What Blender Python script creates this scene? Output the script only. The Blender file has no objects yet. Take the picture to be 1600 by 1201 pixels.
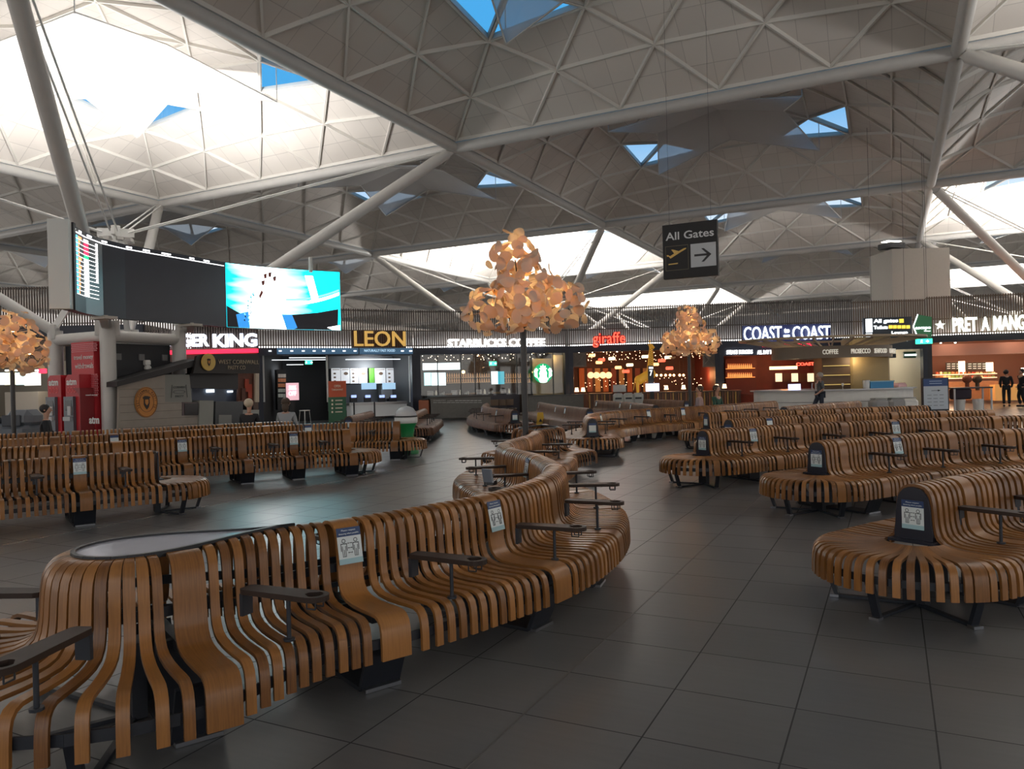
import bpy, math, random
import numpy as np
from mathutils import Vector, Matrix
random.seed(7)
rng = np.random.default_rng(5)
SC = bpy.context.scene
COL = SC.collection
PI = math.pi

# ------------------------------------------------------------------ camera
EYE = 1.65
YAW, ROLL, FPX = -4.67172671e-01, -2.5286e-02, 1176.7
FW = np.array([math.sin(YAW), math.cos(YAW), 0.0])
_r = np.array([math.cos(YAW), -math.sin(YAW), 0.0])
_u = np.array([0, 0, 1.0])
RT = _r * math.cos(ROLL) + _u * math.sin(ROLL)
UP = -_r * math.sin(ROLL) + _u * math.cos(ROLL)
cam_d = bpy.data.cameras.new('camera')
cam_d.sensor_width = 36
cam_d.lens = 36 * FPX / 1600
cam_d.clip_end = 400
cam = bpy.data.objects.new('camera', cam_d)
COL.objects.link(cam)
cam.matrix_world = Matrix(((RT[0], UP[0], -FW[0], 0), (RT[1], UP[1], -FW[1], 0), (RT[2], UP[2], -FW[2], EYE), (0, 0, 0, 1)))
SC.camera = cam
SC.view_settings.view_transform = 'Standard'
SC.view_settings.look = 'None'
SC.view_settings.gamma = 1
SC.view_settings.use_curve_mapping = False
SC.view_settings.exposure = 0.75

# ------------------------------------------------------------------ sky
W = bpy.data.worlds.new('sky'); SC.world = W; W.use_nodes = True
nt = W.node_tree; nt.nodes.clear()
tc = nt.nodes.new('ShaderNodeTexCoord'); sx = nt.nodes.new('ShaderNodeSeparateXYZ')
cr = nt.nodes.new('ShaderNodeValToRGB'); bg = nt.nodes.new('ShaderNodeBackground'); wo = nt.nodes.new('ShaderNodeOutputWorld')
cr.color_ramp.elements[0].position = 0.10; cr.color_ramp.elements[0].color = (1.1, 1.04, 0.98, 1)
cr.color_ramp.elements[1].position = 0.34; cr.color_ramp.elements[1].color = (0.075, 0.38, 0.74, 1)
nt.links.new(tc.outputs['Generated'], sx.inputs[0]); nt.links.new(sx.outputs['Z'], cr.inputs[0])
nt.links.new(cr.outputs[0], bg.inputs[0]); nt.links.new(bg.outputs[0], wo.inputs[0])
bg.inputs[1].default_value = 0.75

# ------------------------------------------------------------------ large lights: uplighters on the roof columns
ROOF = EYE + 9.86
NX0, NY0, BAY = -15.96, 26.95, 18.0
TREES = [(-24.96, 17.95), (11.04, 17.95), (-24.96, 53.95), (11.04, 53.95), (-24.96, 89.95), (11.04, 89.95), (-60.96, 17.95), (-60.96, 53.95), (-24.96, -18.05), (11.04, -18.05)]
UPL = {0: 4200, 1: 6000, 2: 17000, 3: 13000, 4: 30000, 5: 24000, 6: 6000, 7: 9000, 8: 6500, 9: 5000}
for i, (x, y) in enumerate(TREES):
    for k in range(1):
        l = bpy.data.lights.new('uplighter', 'SPOT'); l.energy = UPL[i]; l.spot_size = math.radians(166); l.spot_blend = 0.6
        l.shadow_soft_size = 0.6; l.color = (1.0, 0.985, 0.965)
        o = bpy.data.objects.new('uplighter', l); COL.objects.link(o); o.location = (x, y, 7.95); o.rotation_euler = (PI, 0, 0)
# daylight from the glazed front of the hall behind the camera
def arealight(name, loc, size, energy, color, rot):
    l = bpy.data.lights.new(name, 'AREA'); l.shape = 'RECTANGLE'; l.size = size[0]; l.size_y = size[1]; l.energy = energy; l.color = color
    o = bpy.data.objects.new(name, l); COL.objects.link(o); o.location = loc; o.rotation_euler = rot
    return o

# ------------------------------------------------------------------ pixel -> world helpers (numbers measured from the photograph)
def ray(x, y):
    return FW + (x - 800) / FPX * RT - (y - 600.5) / FPX * UP
def at(x, y, z):
    d = ray(x, y); t = (z - EYE) / d[2]
    return np.array([d[0] * t, d[1] * t, z])
def wd(x, depth):
    lat = (x - 800) / FPX * depth
    return FW[:2] * depth + np.array([_r[0], _r[1]]) * lat
def zat(x, y, depth):           # height of a pixel at a depth
    d = ray(x, y); return EYE + d[2] * depth
def onplane(x, y, P, n):
    d = ray(x, y); e = np.array([0, 0, EYE]); P = np.array(P, float); n = np.array(n, float)
    t = ((P - e) @ n) / (d @ n); return e + d * t

# ------------------------------------------------------------------ materials
MATS = {}
def mat(name, col, rough=0.5, metal=0.0, emit=0.0, ecol=None, noise=0.0, nscale=8.0, spec=0.5, alpha=None, trans=0.0, bump=0.0, coat=0.0):
    if name in MATS: return MATS[name]
    m = bpy.data.materials.new(name); m.use_nodes = True
    nt = m.node_tree; b = nt.nodes['Principled BSDF']
    b.inputs['Base Color'].default_value = (*col, 1); b.inputs['Roughness'].default_value = rough; b.inputs['Metallic'].default_value = metal
    b.inputs['Specular IOR Level'].default_value = spec
    b.inputs['Coat Weight'].default_value = coat
    if trans: b.inputs['Transmission Weight'].default_value = trans
    if emit:
        b.inputs['Emission Color'].default_value = (*(ecol or col), 1); b.inputs['Emission Strength'].default_value = emit
    if alpha is not None: b.inputs['Alpha'].default_value = alpha
    if noise or bump:
        t = nt.nodes.new('ShaderNodeTexCoord'); n = nt.nodes.new('ShaderNodeTexNoise'); n.inputs['Scale'].default_value = nscale; n.inputs['Detail'].default_value = 6
        nt.links.new(t.outputs['Object'], n.inputs['Vector'])
        if noise:
            mx = nt.nodes.new('ShaderNodeMix'); mx.data_type = 'RGBA'
            mx.inputs[6].default_value = (*[c * (1 - noise) for c in col], 1); mx.inputs[7].default_value = (*[min(1, c * (1 + noise)) for c in col], 1)
            nt.links.new(n.outputs['Fac'], mx.inputs[0]); nt.links.new(mx.outputs[2], b.inputs['Base Color'])
        if bump:
            bp = nt.nodes.new('ShaderNodeBump'); bp.inputs['Strength'].default_value = bump; bp.inputs['Distance'].default_value = 0.01
            nt.links.new(n.outputs['Fac'], bp.inputs['Height']); nt.links.new(bp.outputs[0], b.inputs['Normal'])
    MATS[name] = m
    return m

def wood_mat(name, dark, light, rough=0.34):
    m = bpy.data.materials.new(name); m.use_nodes = True; nt = m.node_tree; b = nt.nodes['Principled BSDF']
    N = nt.nodes.new; L = nt.links.new
    uv = N('ShaderNodeUVMap'); sep = N('ShaderNodeSeparateXYZ'); L(uv.outputs[0], sep.inputs[0])
    mp = N('ShaderNodeMapping'); mp.inputs['Scale'].default_value = (5, 130, 1); L(uv.outputs[0], mp.inputs[0])
    n1 = N('ShaderNodeTexNoise'); n1.inputs['Scale'].default_value = 1.0; n1.inputs['Detail'].default_value = 5; n1.inputs['Roughness'].default_value = 0.65; L(mp.outputs[0], n1.inputs['Vector'])
    fl = N('ShaderNodeMath'); fl.operation = 'FLOOR'; L(sep.outputs['Y'], fl.inputs[0])
    wn = N('ShaderNodeTexWhiteNoise'); wn.noise_dimensions = '1D'; L(fl.outputs[0], wn.inputs['W'])
    ad = N('ShaderNodeMath'); ad.operation = 'MULTIPLY_ADD'; ad.inputs[1].default_value = 0.45; L(wn.outputs['Value'], ad.inputs[0]); 
    m2 = N('ShaderNodeMath'); m2.operation = 'MULTIPLY'; m2.inputs[1].default_value = 0.75; L(n1.outputs['Fac'], m2.inputs[0]); L(m2.outputs[0], ad.inputs[2])
    cr = N('ShaderNodeValToRGB'); cr.color_ramp.elements[0].position = 0.2; cr.color_ramp.elements[0].color = (*dark, 1)
    cr.color_ramp.elements[1].position = 0.85; cr.color_ramp.elements[1].color = (*light, 1)
    L(ad.outputs[0], cr.inputs[0]); L(cr.outputs[0], b.inputs['Base Color'])
    b.inputs['Roughness'].default_value = rough; b.inputs['Specular IOR Level'].default_value = 0.5
    MATS[name] = m
    return m
WOOD = wood_mat('oak_slat', (0.095, 0.034, 0.008), (0.34, 0.142, 0.034))
WOODB = wood_mat('reddish_slat', (0.075, 0.030, 0.015), (0.18, 0.080, 0.038), 0.5)
WOODB.node_tree.nodes['Principled BSDF'].inputs['Specular IOR Level'].default_value = 0.2

def floor_mat():
    m = bpy.data.materials.new('floor_tile'); m.use_nodes = True; nt = m.node_tree; b = nt.nodes['Principled BSDF']
    N = nt.nodes.new; L = nt.links.new
    tc = N('ShaderNodeTexCoord'); sp = N('ShaderNodeSeparateXYZ'); L(tc.outputs['Object'], sp.inputs[0])
    def M(op, a, b_=None, c=None):
        n = N('ShaderNodeMath'); n.operation = op
        for i, v in enumerate((a, b_, c)):
            if v is None: continue
            if isinstance(v, (int, float)): n.inputs[i].default_value = v
            else: L(v, n.inputs[i])
        return n.outputs[0]
    u = M('DIVIDE', M('ADD', sp.outputs['X'], 1.682 + 609), 0.609); v = M('DIVIDE', M('SUBTRACT', sp.outputs['Y'], 5.758 - 596), 0.596)
    fu = M('FRACT', u); fv = M('FRACT', v)
    du = M('MINIMUM', fu, M('SUBTRACT', 1.0, fu)); dv = M('MINIMUM', fv, M('SUBTRACT', 1.0, fv))
    g = M('LESS_THAN', M('MINIMUM', du, dv), 0.0065)
    cx = N('ShaderNodeCombineXYZ'); L(M('FLOOR', u), cx.inputs[0]); L(M('FLOOR', v), cx.inputs[1])
    wn = N('ShaderNodeTexWhiteNoise'); wn.noise_dimensions = '2D'; L(cx.outputs[0], wn.inputs['Vector'])
    n1 = N('ShaderNodeTexNoise'); n1.inputs['Scale'].default_value = 1.3; n1.inputs['Detail'].default_value = 8; L(tc.outputs['Object'], n1.inputs['Vector'])
    mp = N('ShaderNodeMapping'); mp.inputs['Scale'].default_value = (2.0, 26, 1); L(tc.outputs['Object'], mp.inputs[0])
    n2 = N('ShaderNodeTexNoise'); n2.inputs['Scale'].default_value = 1.0; n2.inputs['Detail'].default_value = 4; L(mp.outputs[0], n2.inputs['Vector'])
    t = M('ADD', M('MULTIPLY', wn.outputs['Value'], 0.22), M('ADD', M('MULTIPLY', n1.outputs['Fac'], 0.5), M('MULTIPLY', n2.outputs['Fac'], 0.3)))
    cr = N('ShaderNodeValToRGB'); cr.color_ramp.elements[0].position = 0.25; cr.color_ramp.elements[0].color = (0.098, 0.095, 0.091, 1)
    cr.color_ramp.elements[1].position = 0.9; cr.color_ramp.elements[1].color = (0.165, 0.160, 0.153, 1); L(t, cr.inputs[0])
    mx = N('ShaderNodeMix'); mx.data_type = 'RGBA'; L(g, mx.inputs[0]); L(cr.outputs[0], mx.inputs[6]); mx.inputs[7].default_value = (0.026, 0.025, 0.023, 1)
    L(mx.outputs[2], b.inputs['Base Color'])
    L(M('ADD', M('MULTIPLY', n1.outputs['Fac'], 0.10), M('ADD', 0.25, M('MULTIPLY', g, 0.4))), b.inputs['Roughness'])
    b.inputs['Specular IOR Level'].default_value = 0.5
    bp = N('ShaderNodeBump'); bp.inputs['Strength'].default_value = 0.25; bp.inputs['Distance'].default_value = 0.004
    L(M('SUBTRACT', 1.0, g), bp.inputs['Height']); L(bp.outputs[0], b.inputs['Normal'])
    return m

def panel_mat():        # roof cladding: warm off-white with faint board joints
    m = bpy.data.materials.new('roof_panel'); m.use_nodes = True; nt = m.node_tree; b = nt.nodes['Principled BSDF']
    N = nt.nodes.new; L = nt.links.new
    tc = N('ShaderNodeTexCoord'); br = N('ShaderNodeTexBrick'); br.offset = 0.0; br.inputs['Scale'].default_value = 1.0
    br.inputs['Brick Width'].default_value = 0.9; br.inputs['Row Height'].default_value = 0.9; br.inputs['Mortar Size'].default_value = 0.012
    br.inputs['Color1'].default_value = (0.62, 0.575, 0.525, 1); br.inputs['Color2'].default_value = (0.57, 0.525, 0.48, 1); br.inputs['Mortar'].default_value = (0.44, 0.405, 0.37, 1)
    L(tc.outputs['Object'], br.inputs['Vector'])
    n1 = N('ShaderNodeTexNoise'); n1.inputs['Scale'].default_value = 0.7; n1.inputs['Detail'].default_value = 6; L(tc.outputs['Object'], n1.inputs['Vector'])
    mx = N('ShaderNodeMix'); mx.data_type = 'RGBA'; mx.blend_type = 'MULTIPLY'; mx.inputs[0].default_value = 0.35
    L(br.outputs['Color'], mx.inputs[6]); L(n1.outputs['Color'], mx.inputs[7]); L(br.outputs['Color'], b.inputs['Base Color'])
    b.inputs['Roughness'].default_value = 0.75
    return m
FLOOR, PANEL = floor_mat(), panel_mat()
STEELW = mat('painted_steel', (0.50, 0.485, 0.46), 0.45, noise=0.06, nscale=3)
RIB = mat('rib_paint', (0.66, 0.63, 0.58), 0.5)
BLACK = mat('black_metal', (0.012, 0.012, 0.014), 0.4)
DARK = mat('dark_steel', (0.016, 0.018, 0.024), 0.45, noise=0.1)
NAVY = mat('navy_band', (0.012, 0.016, 0.030), 0.5)
ARM = mat('stained_arm', (0.030, 0.016, 0.010), 0.5, noise=0.25, nscale=30, spec=0.3)
CHROME = mat('bright_steel', (0.30, 0.30, 0.31), 0.35, metal=1.0)
PAPER = mat('white_paper', (0.62, 0.66, 0.64), 0.35)
PBLUE = mat('navy_print', (0.015, 0.04, 0.12), 0.4)
PTEAL = mat('pale_teal_print', (0.32, 0.48, 0.50), 0.4)
INK = mat('black_ink', (0.01, 0.01, 0.012), 0.5)
TOPGREY = mat('grey_laminate', (0.50, 0.49, 0.54), 0.2, noise=0.05)
WHITEL = mat('lit_white', (1, 1, 1), 0.5, emit=1.6, ecol=(0.93, 0.96, 1.0))

# ------------------------------------------------------------------ mesh builder
def org(o):
    return Vector(o.get('_origin', (0, 0, 0))) if o is not None else Vector((0, 0, 0))
class MB:
    def __init__(s): s.v = []; s.f = []; s.m = []; s.sm = []
    def add(s, vs, fs, mi=0, smooth=False):
        b = len(s.v); s.v += [tuple(map(float, v)) for v in vs]
        for f in fs: s.f.append([b + i for i in f]); s.m.append(mi); s.sm.append(smooth)
        return s
    def hexa(s, c8, mi=0):
        return s.add(c8, [(0, 3, 2, 1), (4, 5, 6, 7), (0, 1, 5, 4), (1, 2, 6, 5), (2, 3, 7, 6), (3, 0, 4, 7)], mi)
    def box(s, c, size, rz=0.0, mi=0, bev=0.0):
        cx, cy, cz = c; hx, hy, hz = [q / 2 for q in size]; co, si = math.cos(rz), math.sin(rz)
        def P(x, y, z): return (cx + x * co - y * si, cy + x * si + y * co, cz + z)
        if not bev:
            return s.hexa([P(-hx, -hy, -hz), P(hx, -hy, -hz), P(hx, hy, -hz), P(-hx, hy, -hz), P(-hx, -hy, hz), P(hx, -hy, hz), P(hx, hy, hz), P(-hx, hy, hz)], mi)
        b = min(bev, hx * .9, hy * .9, hz * .9); rings = []
        for (z, k) in ((-hz, 1), (-hz + b, 0), (hz - b, 0), (hz, 1)):
            i = b * k
            rings.append([P(*q, z) for q in ((-hx + b, -hy + i), (hx - b, -hy + i), (hx - i, -hy + b), (hx - i, hy - b), (hx - b, hy - i), (-hx + b, hy - i), (-hx + i, hy - b), (-hx + i, -hy + b))])
        fs = [tuple(range(7, -1, -1)), tuple(24 + i for i in range(8))]
        for r in range(3):
            for i in range(8): fs.append((r * 8 + i, r * 8 + (i + 1) % 8, r * 8 + 8 + (i + 1) % 8, r * 8 + 8 + i))
        return s.add([p for r in rings for p in r], fs, mi)
    def frame(s, a, b):
        a = Vector(a); b = Vector(b); d = (b - a).normalized()
        u = d.cross(Vector((0, 0, 1)));
        if u.length < 1e-4: u = Vector((1, 0, 0))
        u.normalize(); return a, b, u, u.cross(d).normalized()
    def tube(s, a, b, r0, r1=None, n=10, mi=0, cap=True, smooth=True):
        r1 = r0 if r1 is None else r1; a, b, u, w = s.frame(a, b); vs = []
        for p, r in ((a, r0), (b, r1)):
            for i in range(n):
                t = 2 * PI * i / n; vs.append(p + u * (r * math.cos(t)) + w * (r * math.sin(t)))
        fs = [(i, (i + 1) % n, n + (i + 1) % n, n + i) for i in range(n)]
        s.add(vs, fs, mi, smooth)
        if cap: s.add(vs, [tuple(range(n - 1, -1, -1)), tuple(range(n, 2 * n))], mi)
        return s
    def bar(s, a, b, wd_, ht, mi=0):
        a, b, u, w = s.frame(a, b); vs = []
        for p in (a, b):
            for (i, j) in ((-1, -1), (1, -1), (1, 1), (-1, 1)): vs.append(p + u * (i * wd_ / 2) + w * (j * ht / 2))
        return s.hexa(vs, mi)
    def path(s, pts, r, n=8, mi=0):
        for i in range(len(pts) - 1): s.tube(pts[i], pts[i + 1], r, n=n, mi=mi)
        return s
    def lathe(s, c, prof, n=20, mi=0, smooth=True, cap=True):
        vs = []; fs = []
        for (r, z) in prof:
            for i in range(n):
                t = 2 * PI * i / n; vs.append((c[0] + r * math.cos(t), c[1] + r * math.sin(t), c[2] + z))
        for k in range(len(prof) - 1):
            for i in range(n): fs.append((k * n + i, k * n + (i + 1) % n, (k + 1) * n + (i + 1) % n, (k + 1) * n + i))
        s.add(vs, fs, mi, smooth)
        if cap:
            s.add(vs[:n], [tuple(range(n - 1, -1, -1))], mi); s.add(vs[-n:], [tuple(range(n))], mi)
        return s
    def ball(s, c, r, n=12, mi=0, sc=(1, 1, 1)):
        prof = [(max(1e-4, math.sin(PI * k / n)) * r, -math.cos(PI * k / n) * r) for k in range(n + 1)]
        b = len(s.v); s.lathe((0, 0, 0), prof, n * 2, mi, True, False)
        for i in range(b, len(s.v)):
            v = s.v[i]; s.v[i] = (c[0] + v[0] * sc[0], c[1] + v[1] * sc[1], c[2] + v[2] * sc[2])
        return s
    def prism(s, pts, dirv, mi=0):            # closed polygon (3D) extruded along a vector
        n = len(pts); d = Vector(dirv); vs = [Vector(p) for p in pts] + [Vector(p) + d for p in pts]
        nn = (vs[1] - vs[0]).cross(vs[2] - vs[1])
        fs = [tuple(range(n - 1, -1, -1)), tuple(range(n, 2 * n))] + [(i, (i + 1) % n, n + (i + 1) % n, n + i) for i in range(n)]
        return s.add(vs, fs, mi)
    def build(s, name, mats, parent=None, smooth_all=False, **props):
        o0 = org(parent); me = bpy.data.meshes.new(name)
        me.from_pydata([(x - o0.x, y - o0.y, z - o0.z) for x, y, z in s.v], [], s.f)
        for m in (mats if isinstance(mats, (list, tuple)) else [mats]): me.materials.append(m)
        me.polygons.foreach_set('material_index', s.m); me.polygons.foreach_set('use_smooth', s.sm)
        me.update()
        o = bpy.data.objects.new(name, me); COL.objects.link(o)
        if parent is not None:
            o.parent = parent; o['_origin'] = list(o0)
        for k, v in props.items(): o[k] = v
        return o
def thing(name, label, cat, loc=(0, 0, 0), group=None, kind=None):
    o = bpy.data.objects.new(name, None); COL.objects.link(o); o.location = loc; o.empty_display_size = 0.2
    o['_origin'] = [float(q) for q in loc]; o['label'] = label; o['category'] = cat
    if group: o['group'] = group
    if kind: o['kind'] = kind
    return o
def tag(o, label, cat, group=None):
    o['label'] = label; o['category'] = cat
    if group: o['group'] = group
    return o
def struct(o):
    o['kind'] = 'structure'; return o

def text_mesh(txt, thick=0.0):
    cu = bpy.data.curves.new('t', 'FONT'); cu.body = txt; cu.size = 1; cu.extrude = 0.5; cu.offset = thick; cu.resolution_u = 3
    o = bpy.data.objects.new('t', cu); COL.objects.link(o); dg = bpy.context.evaluated_depsgraph_get(); dg.update()
    me = bpy.data.meshes.new_from_object(o.evaluated_get(dg))
    v = np.array([q.co[:] for q in me.vertices]); f = [tuple(p.vertices) for p in me.polygons]
    bpy.data.objects.remove(o); bpy.data.curves.remove(cu); bpy.data.meshes.remove(me)
    return v, f
_TXT = {}
def text_on(mb, txt, P, ax, up, nrm, width, height, depth=0.02, mi=0, thick=0.0, offc=False):
    """lettering that fills width x height from the lower left point P, standing `depth` proud along nrm"""
    k = (txt, thick)
    if k not in _TXT: _TXT[k] = text_mesh(txt, thick)
    v, f = _TXT[k]
    lo = v.min(0); hi = v.max(0); s = (v - lo) / np.maximum(hi - lo, 1e-6)
    P = np.array(P, float); ax = np.array(ax, float); up = np.array(up, float); nrm = np.array(nrm, float)
    w = P + s[:, :1] * ax * width + s[:, 1:2] * up * height + s[:, 2:3] * nrm * depth
    mb.add(w, f, mi)
    return mb
# ================================================================== SETTING
# floor
mb = MB(); mb.hexa([(-75, -14, -0.3), (45, -14, -0.3), (45, 130, -0.3), (-75, 130, -0.3), (-75, -14, 0), (45, -14, 0), (45, 130, 0), (-75, 130, 0)])
struct(mb.build('floor', FLOOR))
STRIP = mat('joint_strip', (0.42, 0.41, 0.38), 0.25, metal=0.8)
struct(MB().box((-8.9, 25, 0.001), (0.03, 45, 0.004)).build('trim_1', STRIP))
struct(MB().box((-1.682, 14, 0.001), (0.012, 30, 0.003)).build('trim_2', mat('joint_strip_dull', (0.16, 0.15, 0.14), 0.35, metal=0.5)))
# far end of the hall behind the shops
struct(MB().box((-15, 128, 6), (120, 0.4, 12)).build('wall_back', mat('far_wall', (0.5, 0.5, 0.5), 0.7)))

# roof: a lattice shell over every 18 m bay
RH = [0.32, 1.25, 2.25, 2.85, 3.2, 3.35]
def node(r, k, q):
    """node k of row r in quadrant q, local coords with the bay corner at 0,0"""
    a = 1.8 * r + 3.6 * k; n = 5 - r; t = k / max(1, n)
    z = RH[r] + 0.38 * math.sin(PI * t) * (1 if 0 < r < 5 else 0)
    x, y = a, 1.8 * r
    if r == 0: y = 0.12; x = min(max(x, 0.12), 17.88)
    c = [(x, y), (18 - y, x), (18 - x, 18 - y), (y, 18 - x)][q]
    return (c[0], c[1], z)
pan = MB(); rib = MB(); gl = MB(); fr = MB()
seen = set()
def ribline(a, b):
    k = tuple(sorted([tuple(round(q, 2) for q in a), tuple(round(q, 2) for q in b)]))
    if k in seen: return
    seen.add(k); a = Vector(a) + Vector((0, 0, -0.05)); b = Vector(b) + Vector((0, 0, -0.05)); rib.bar(a, b, 0.075, 0.13)
for q in range(4):
    for r in range(5):
        n = 6 - r
        A = [node(r, k, q) for k in range(n)]; B = [node(r + 1, k, q) for k in range(n - 1)]
        for k in range(n - 1):
            tri = [A[k], A[k + 1], B[k]]
            sky = (r == 2 and k in (0, 2))
            (gl if sky else pan).add(tri, [(0, 1, 2)])
            ribline(A[k], A[k + 1]); ribline(A[k], B[k]); ribline(A[k + 1], B[k])
            if k < n - 2:
                tri = [B[k], B[k + 1], A[k + 1]]
                sky = False
                (gl if sky else pan).add(tri, [(0, 1, 2)])
                ribline(B[k], B[k + 1])
    # glazing bars of the rooflight
    A = [node(2, k, q) for k in range(4)]; B = [node(3, k, q) for k in range(3)]
    for (a, b) in ((A[0], A[1]), (A[2], A[3]), (A[0], B[0]), (A[3], B[2]), (A[1], B[0]), (A[2], B[2])):
        fr.bar(Vector(a) + Vector((0, 0, .02)), Vector(b) + Vector((0, 0, .02)), 0.16, 0.2)
    am = (Vector(A[1]) + Vector(A[2])) / 2
# suspended reflector under the rooflights
refl = MB(); zc = 2.75
R8 = []
for i in range(8):
    t = 2 * PI * i / 8; rr = 2.9 if i % 2 == 0 else 5.7
    R8.append((9 + rr * math.cos(t), 9 + rr * math.sin(t), 2.15 if i % 2 == 0 else 1.25))
for i in range(8):
    a = R8[i]; b = R8[(i + 1) % 8]; refl.add([(9, 9, zc), a, b], [(0, 1, 2)])
for i in range(8):
    refl.bar(R8[i], R8[(i + 1) % 8], 0.05, 0.05, 1)
for i in (1, 3, 5, 7):
    refl.tube(R8[i], (R8[i][0], R8[i][1], 2.9), 0.02, n=5, mi=1)
def fabric():
    m = bpy.data.materials.new('reflector_mesh'); m.use_nodes = True; nt = m.node_tree; nt.nodes.clear(); N = nt.nodes.new; L = nt.links.new
    d = N('ShaderNodeBsdfDiffuse'); d.inputs[0].default_value = (0.62, 0.61, 0.6, 1); t = N('ShaderNodeBsdfTranslucent'); t.inputs[0].default_value = (0.6, 0.6, 0.6, 1)
    p = N('ShaderNodeBsdfTransparent'); m1 = N('ShaderNodeMixShader'); m1.inputs[0].default_value = 0.4; m2 = N('ShaderNodeMixShader'); m2.inputs[0].default_value = 0.22; o = N('ShaderNodeOutputMaterial')
    L(d.outputs[0], m1.inputs[1]); L(t.outputs[0], m1.inputs[2]); L(m1.outputs[0], m2.inputs[1]); L(p.outputs[0], m2.inputs[2]); L(m2.outputs[0], o.inputs[0])
    return m
def pane():
    m = bpy.data.materials.new('roof_glass'); m.use_nodes = True; nt = m.node_tree; nt.nodes.clear(); N = nt.nodes.new; L = nt.links.new
    g = N('ShaderNodeBsdfGlossy'); g.inputs['Roughness'].default_value = 0.05; p = N('ShaderNodeBsdfTransparent'); p.inputs[0].default_value = (0.86, 0.93, 0.97, 1)
    m2 = N('ShaderNodeMixShader'); m2.inputs[0].default_value = 0.06; o = N('ShaderNodeOutputMaterial')
    L(p.outputs[0], m2.inputs[1]); L(g.outputs[0], m2.inputs[2]); L(m2.outputs[0], o.inputs[0])
    return m
FAB, GLASS = fabric(), pane()
protos = None
def inview(i, j):
    for k in range(4):
        for l in range(4):
            P = np.array([NX0 + 18 * j + 6 * k, NY0 + 18 * i + 6 * l, 9.86 + 2]); z = P @ FW
            if z > 2:
                x = FPX * (P @ RT) / z; y = -FPX * (P @ UP) / z
                if abs(x) < 1150 and abs(y) < 900: return True
    return False
for i in range(-3, 6):
    for j in range(-4, 3):
        if i > -1 and not inview(i, j) and j < 2: continue
        loc = (NX0 + 18 * j, NY0 + 18 * i, ROOF)
        if protos is None:
            root = pan.build('ceiling', PANEL); struct(root)
            kids = [rib.build('rib_lattice', RIB), gl.build('rooflight_glass', GLASS), fr.build('rooflight_frame', STEELW), refl.build('light_reflector', [FAB, STEELW])]
            for k in kids: k.parent = root
            protos = (root, kids)
        else:
            root = protos[0].copy(); COL.objects.link(root)
            for k in protos[1]:
                c = k.copy(); COL.objects.link(c); c.parent = root
        root.location = loc
# edge beams (steel tubes along the bay lines)
tn = [2]
def beam(a, b, r=0.22):
    tn[0] += 1
    struct(MB().tube(a, b, r, n=14).build('trim_%d' % tn[0], STEELW))
for i in range(-1, 6):
    Y = NY0 + 18 * i
    a = at_l = None
    beam((NX0 - 72, Y, ROOF), (NX0 + 36, Y, ROOF))
for j in range(-4, 3):
    X = NX0 + 18 * j
    beam((X, NY0 - 36, ROOF), (X, NY0 + 96, ROOF))

# roof columns
def tree(cx, cy, label, a=1.42, full=True):
    t = thing('roof_column', label, 'column', (cx, cy, 0))
    tops = []
    for sx in (-1, 1):
        for sy in (-1, 1):
            p = (cx + sx * a, cy + sy * a)
            m = MB(); m.tube((*p, 0), (*p, 3.95), 0.245, n=20); m.lathe((*p, 0), [(0.36, 0), (0.36, 0.03), (0.26, 0.05)], 20)
            m.box((*p, 3.9), (0.12, 0.75, 0.5), rz=math.atan2(sy, sx)); m.build('trunk', STEELW, t)
            top = Vector((*p, 3.9)); end = Vector((cx + sx * 9, cy + sy * 9, ROOF)); d = (end - top)
            b = MB(); b.tube(top, top + d * 0.22, 0.19, n=16); b.tube(top + d * 0.21, top + d * 0.25, 0.30, n=16)
            for s in (-1, 1):
                b.box(top + d * 0.23 + Vector((0, 0, 0.28 * s)), (0.16, 0.16, 0.1))
            b.tube(top + d * 0.24, top + d * 0.965, 0.225, n=16); b.tube(top + d * 0.96, end, 0.2, 0.1, n=12)
            b.build('branch', STEELW, t)
            tops.append(p)
    for (i, j) in ((0, 1), (0, 2), (1, 3), (2, 3)):
        p, q = tops[i], tops[j]; MB().tube((*p, 3.62), (*q, 3.62), 0.2, n=16).build('ring_beam', STEELW, t)
    m = MB(); zt = 7.5
    m.tube((cx, cy, 7.15), (cx, cy, 7.75), 0.16, n=12)
    for p in tops:
        m.bar((p[0], p[1], 4.1), (cx, cy, 7.4), 0.2, 0.2)
    for sx in (-1, 1):
        for sy in (-1, 1):
            for k in (-0.12, 0.12):
                n_ = Vector((-sy, sx, 0)).normalized() * k
                m.tube(Vector((cx + sx * .3, cy + sy * .3, zt)) + n_, Vector((cx + sx * 8.8, cy + sy * 8.8, ROOF - 0.1)) + n_, 0.032, n=6)
            m.box((cx + sx * .25, cy + sy * .25, zt), (0.5, 0.12, 0.3), rz=math.atan2(sy, sx))
    m.build('tie_frame', mat('white_steel', (0.72, 0.72, 0.7), 0.35), t)
    l = MB()
    for k in range(8):
        tt = 2 * PI * (k + .5) / 8; l.box((cx + .5 * math.cos(tt), cy + .5 * math.sin(tt), 7.22), (0.2, 0.2, 0.12), rz=tt)
    for k in range(4):
        tt = PI / 2 * k + PI/8; l.bar((cx, cy, 7.22), (cx + .5 * math.cos(tt), cy + .5 * math.sin(tt), 7.22), .05, .05)
    l.build('uplighter_ring', STEELW, t)
    return t
tl = ['pale steel roof column with four trunks behind the curved flight board', None,
      'steel roof column whose branches rise behind the slatted screen in the middle', 'steel roof column behind the slatted screen at the far right, branches spreading left',
      'most distant steel roof column, behind the coffee shop screen', 'distant steel roof column behind the sandwich shop screen']
tree(*TREES[0], tl[0])
tree(*TREES[1], 'steel roof column to the right whose branch meets the beam crossing at top right')
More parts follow.
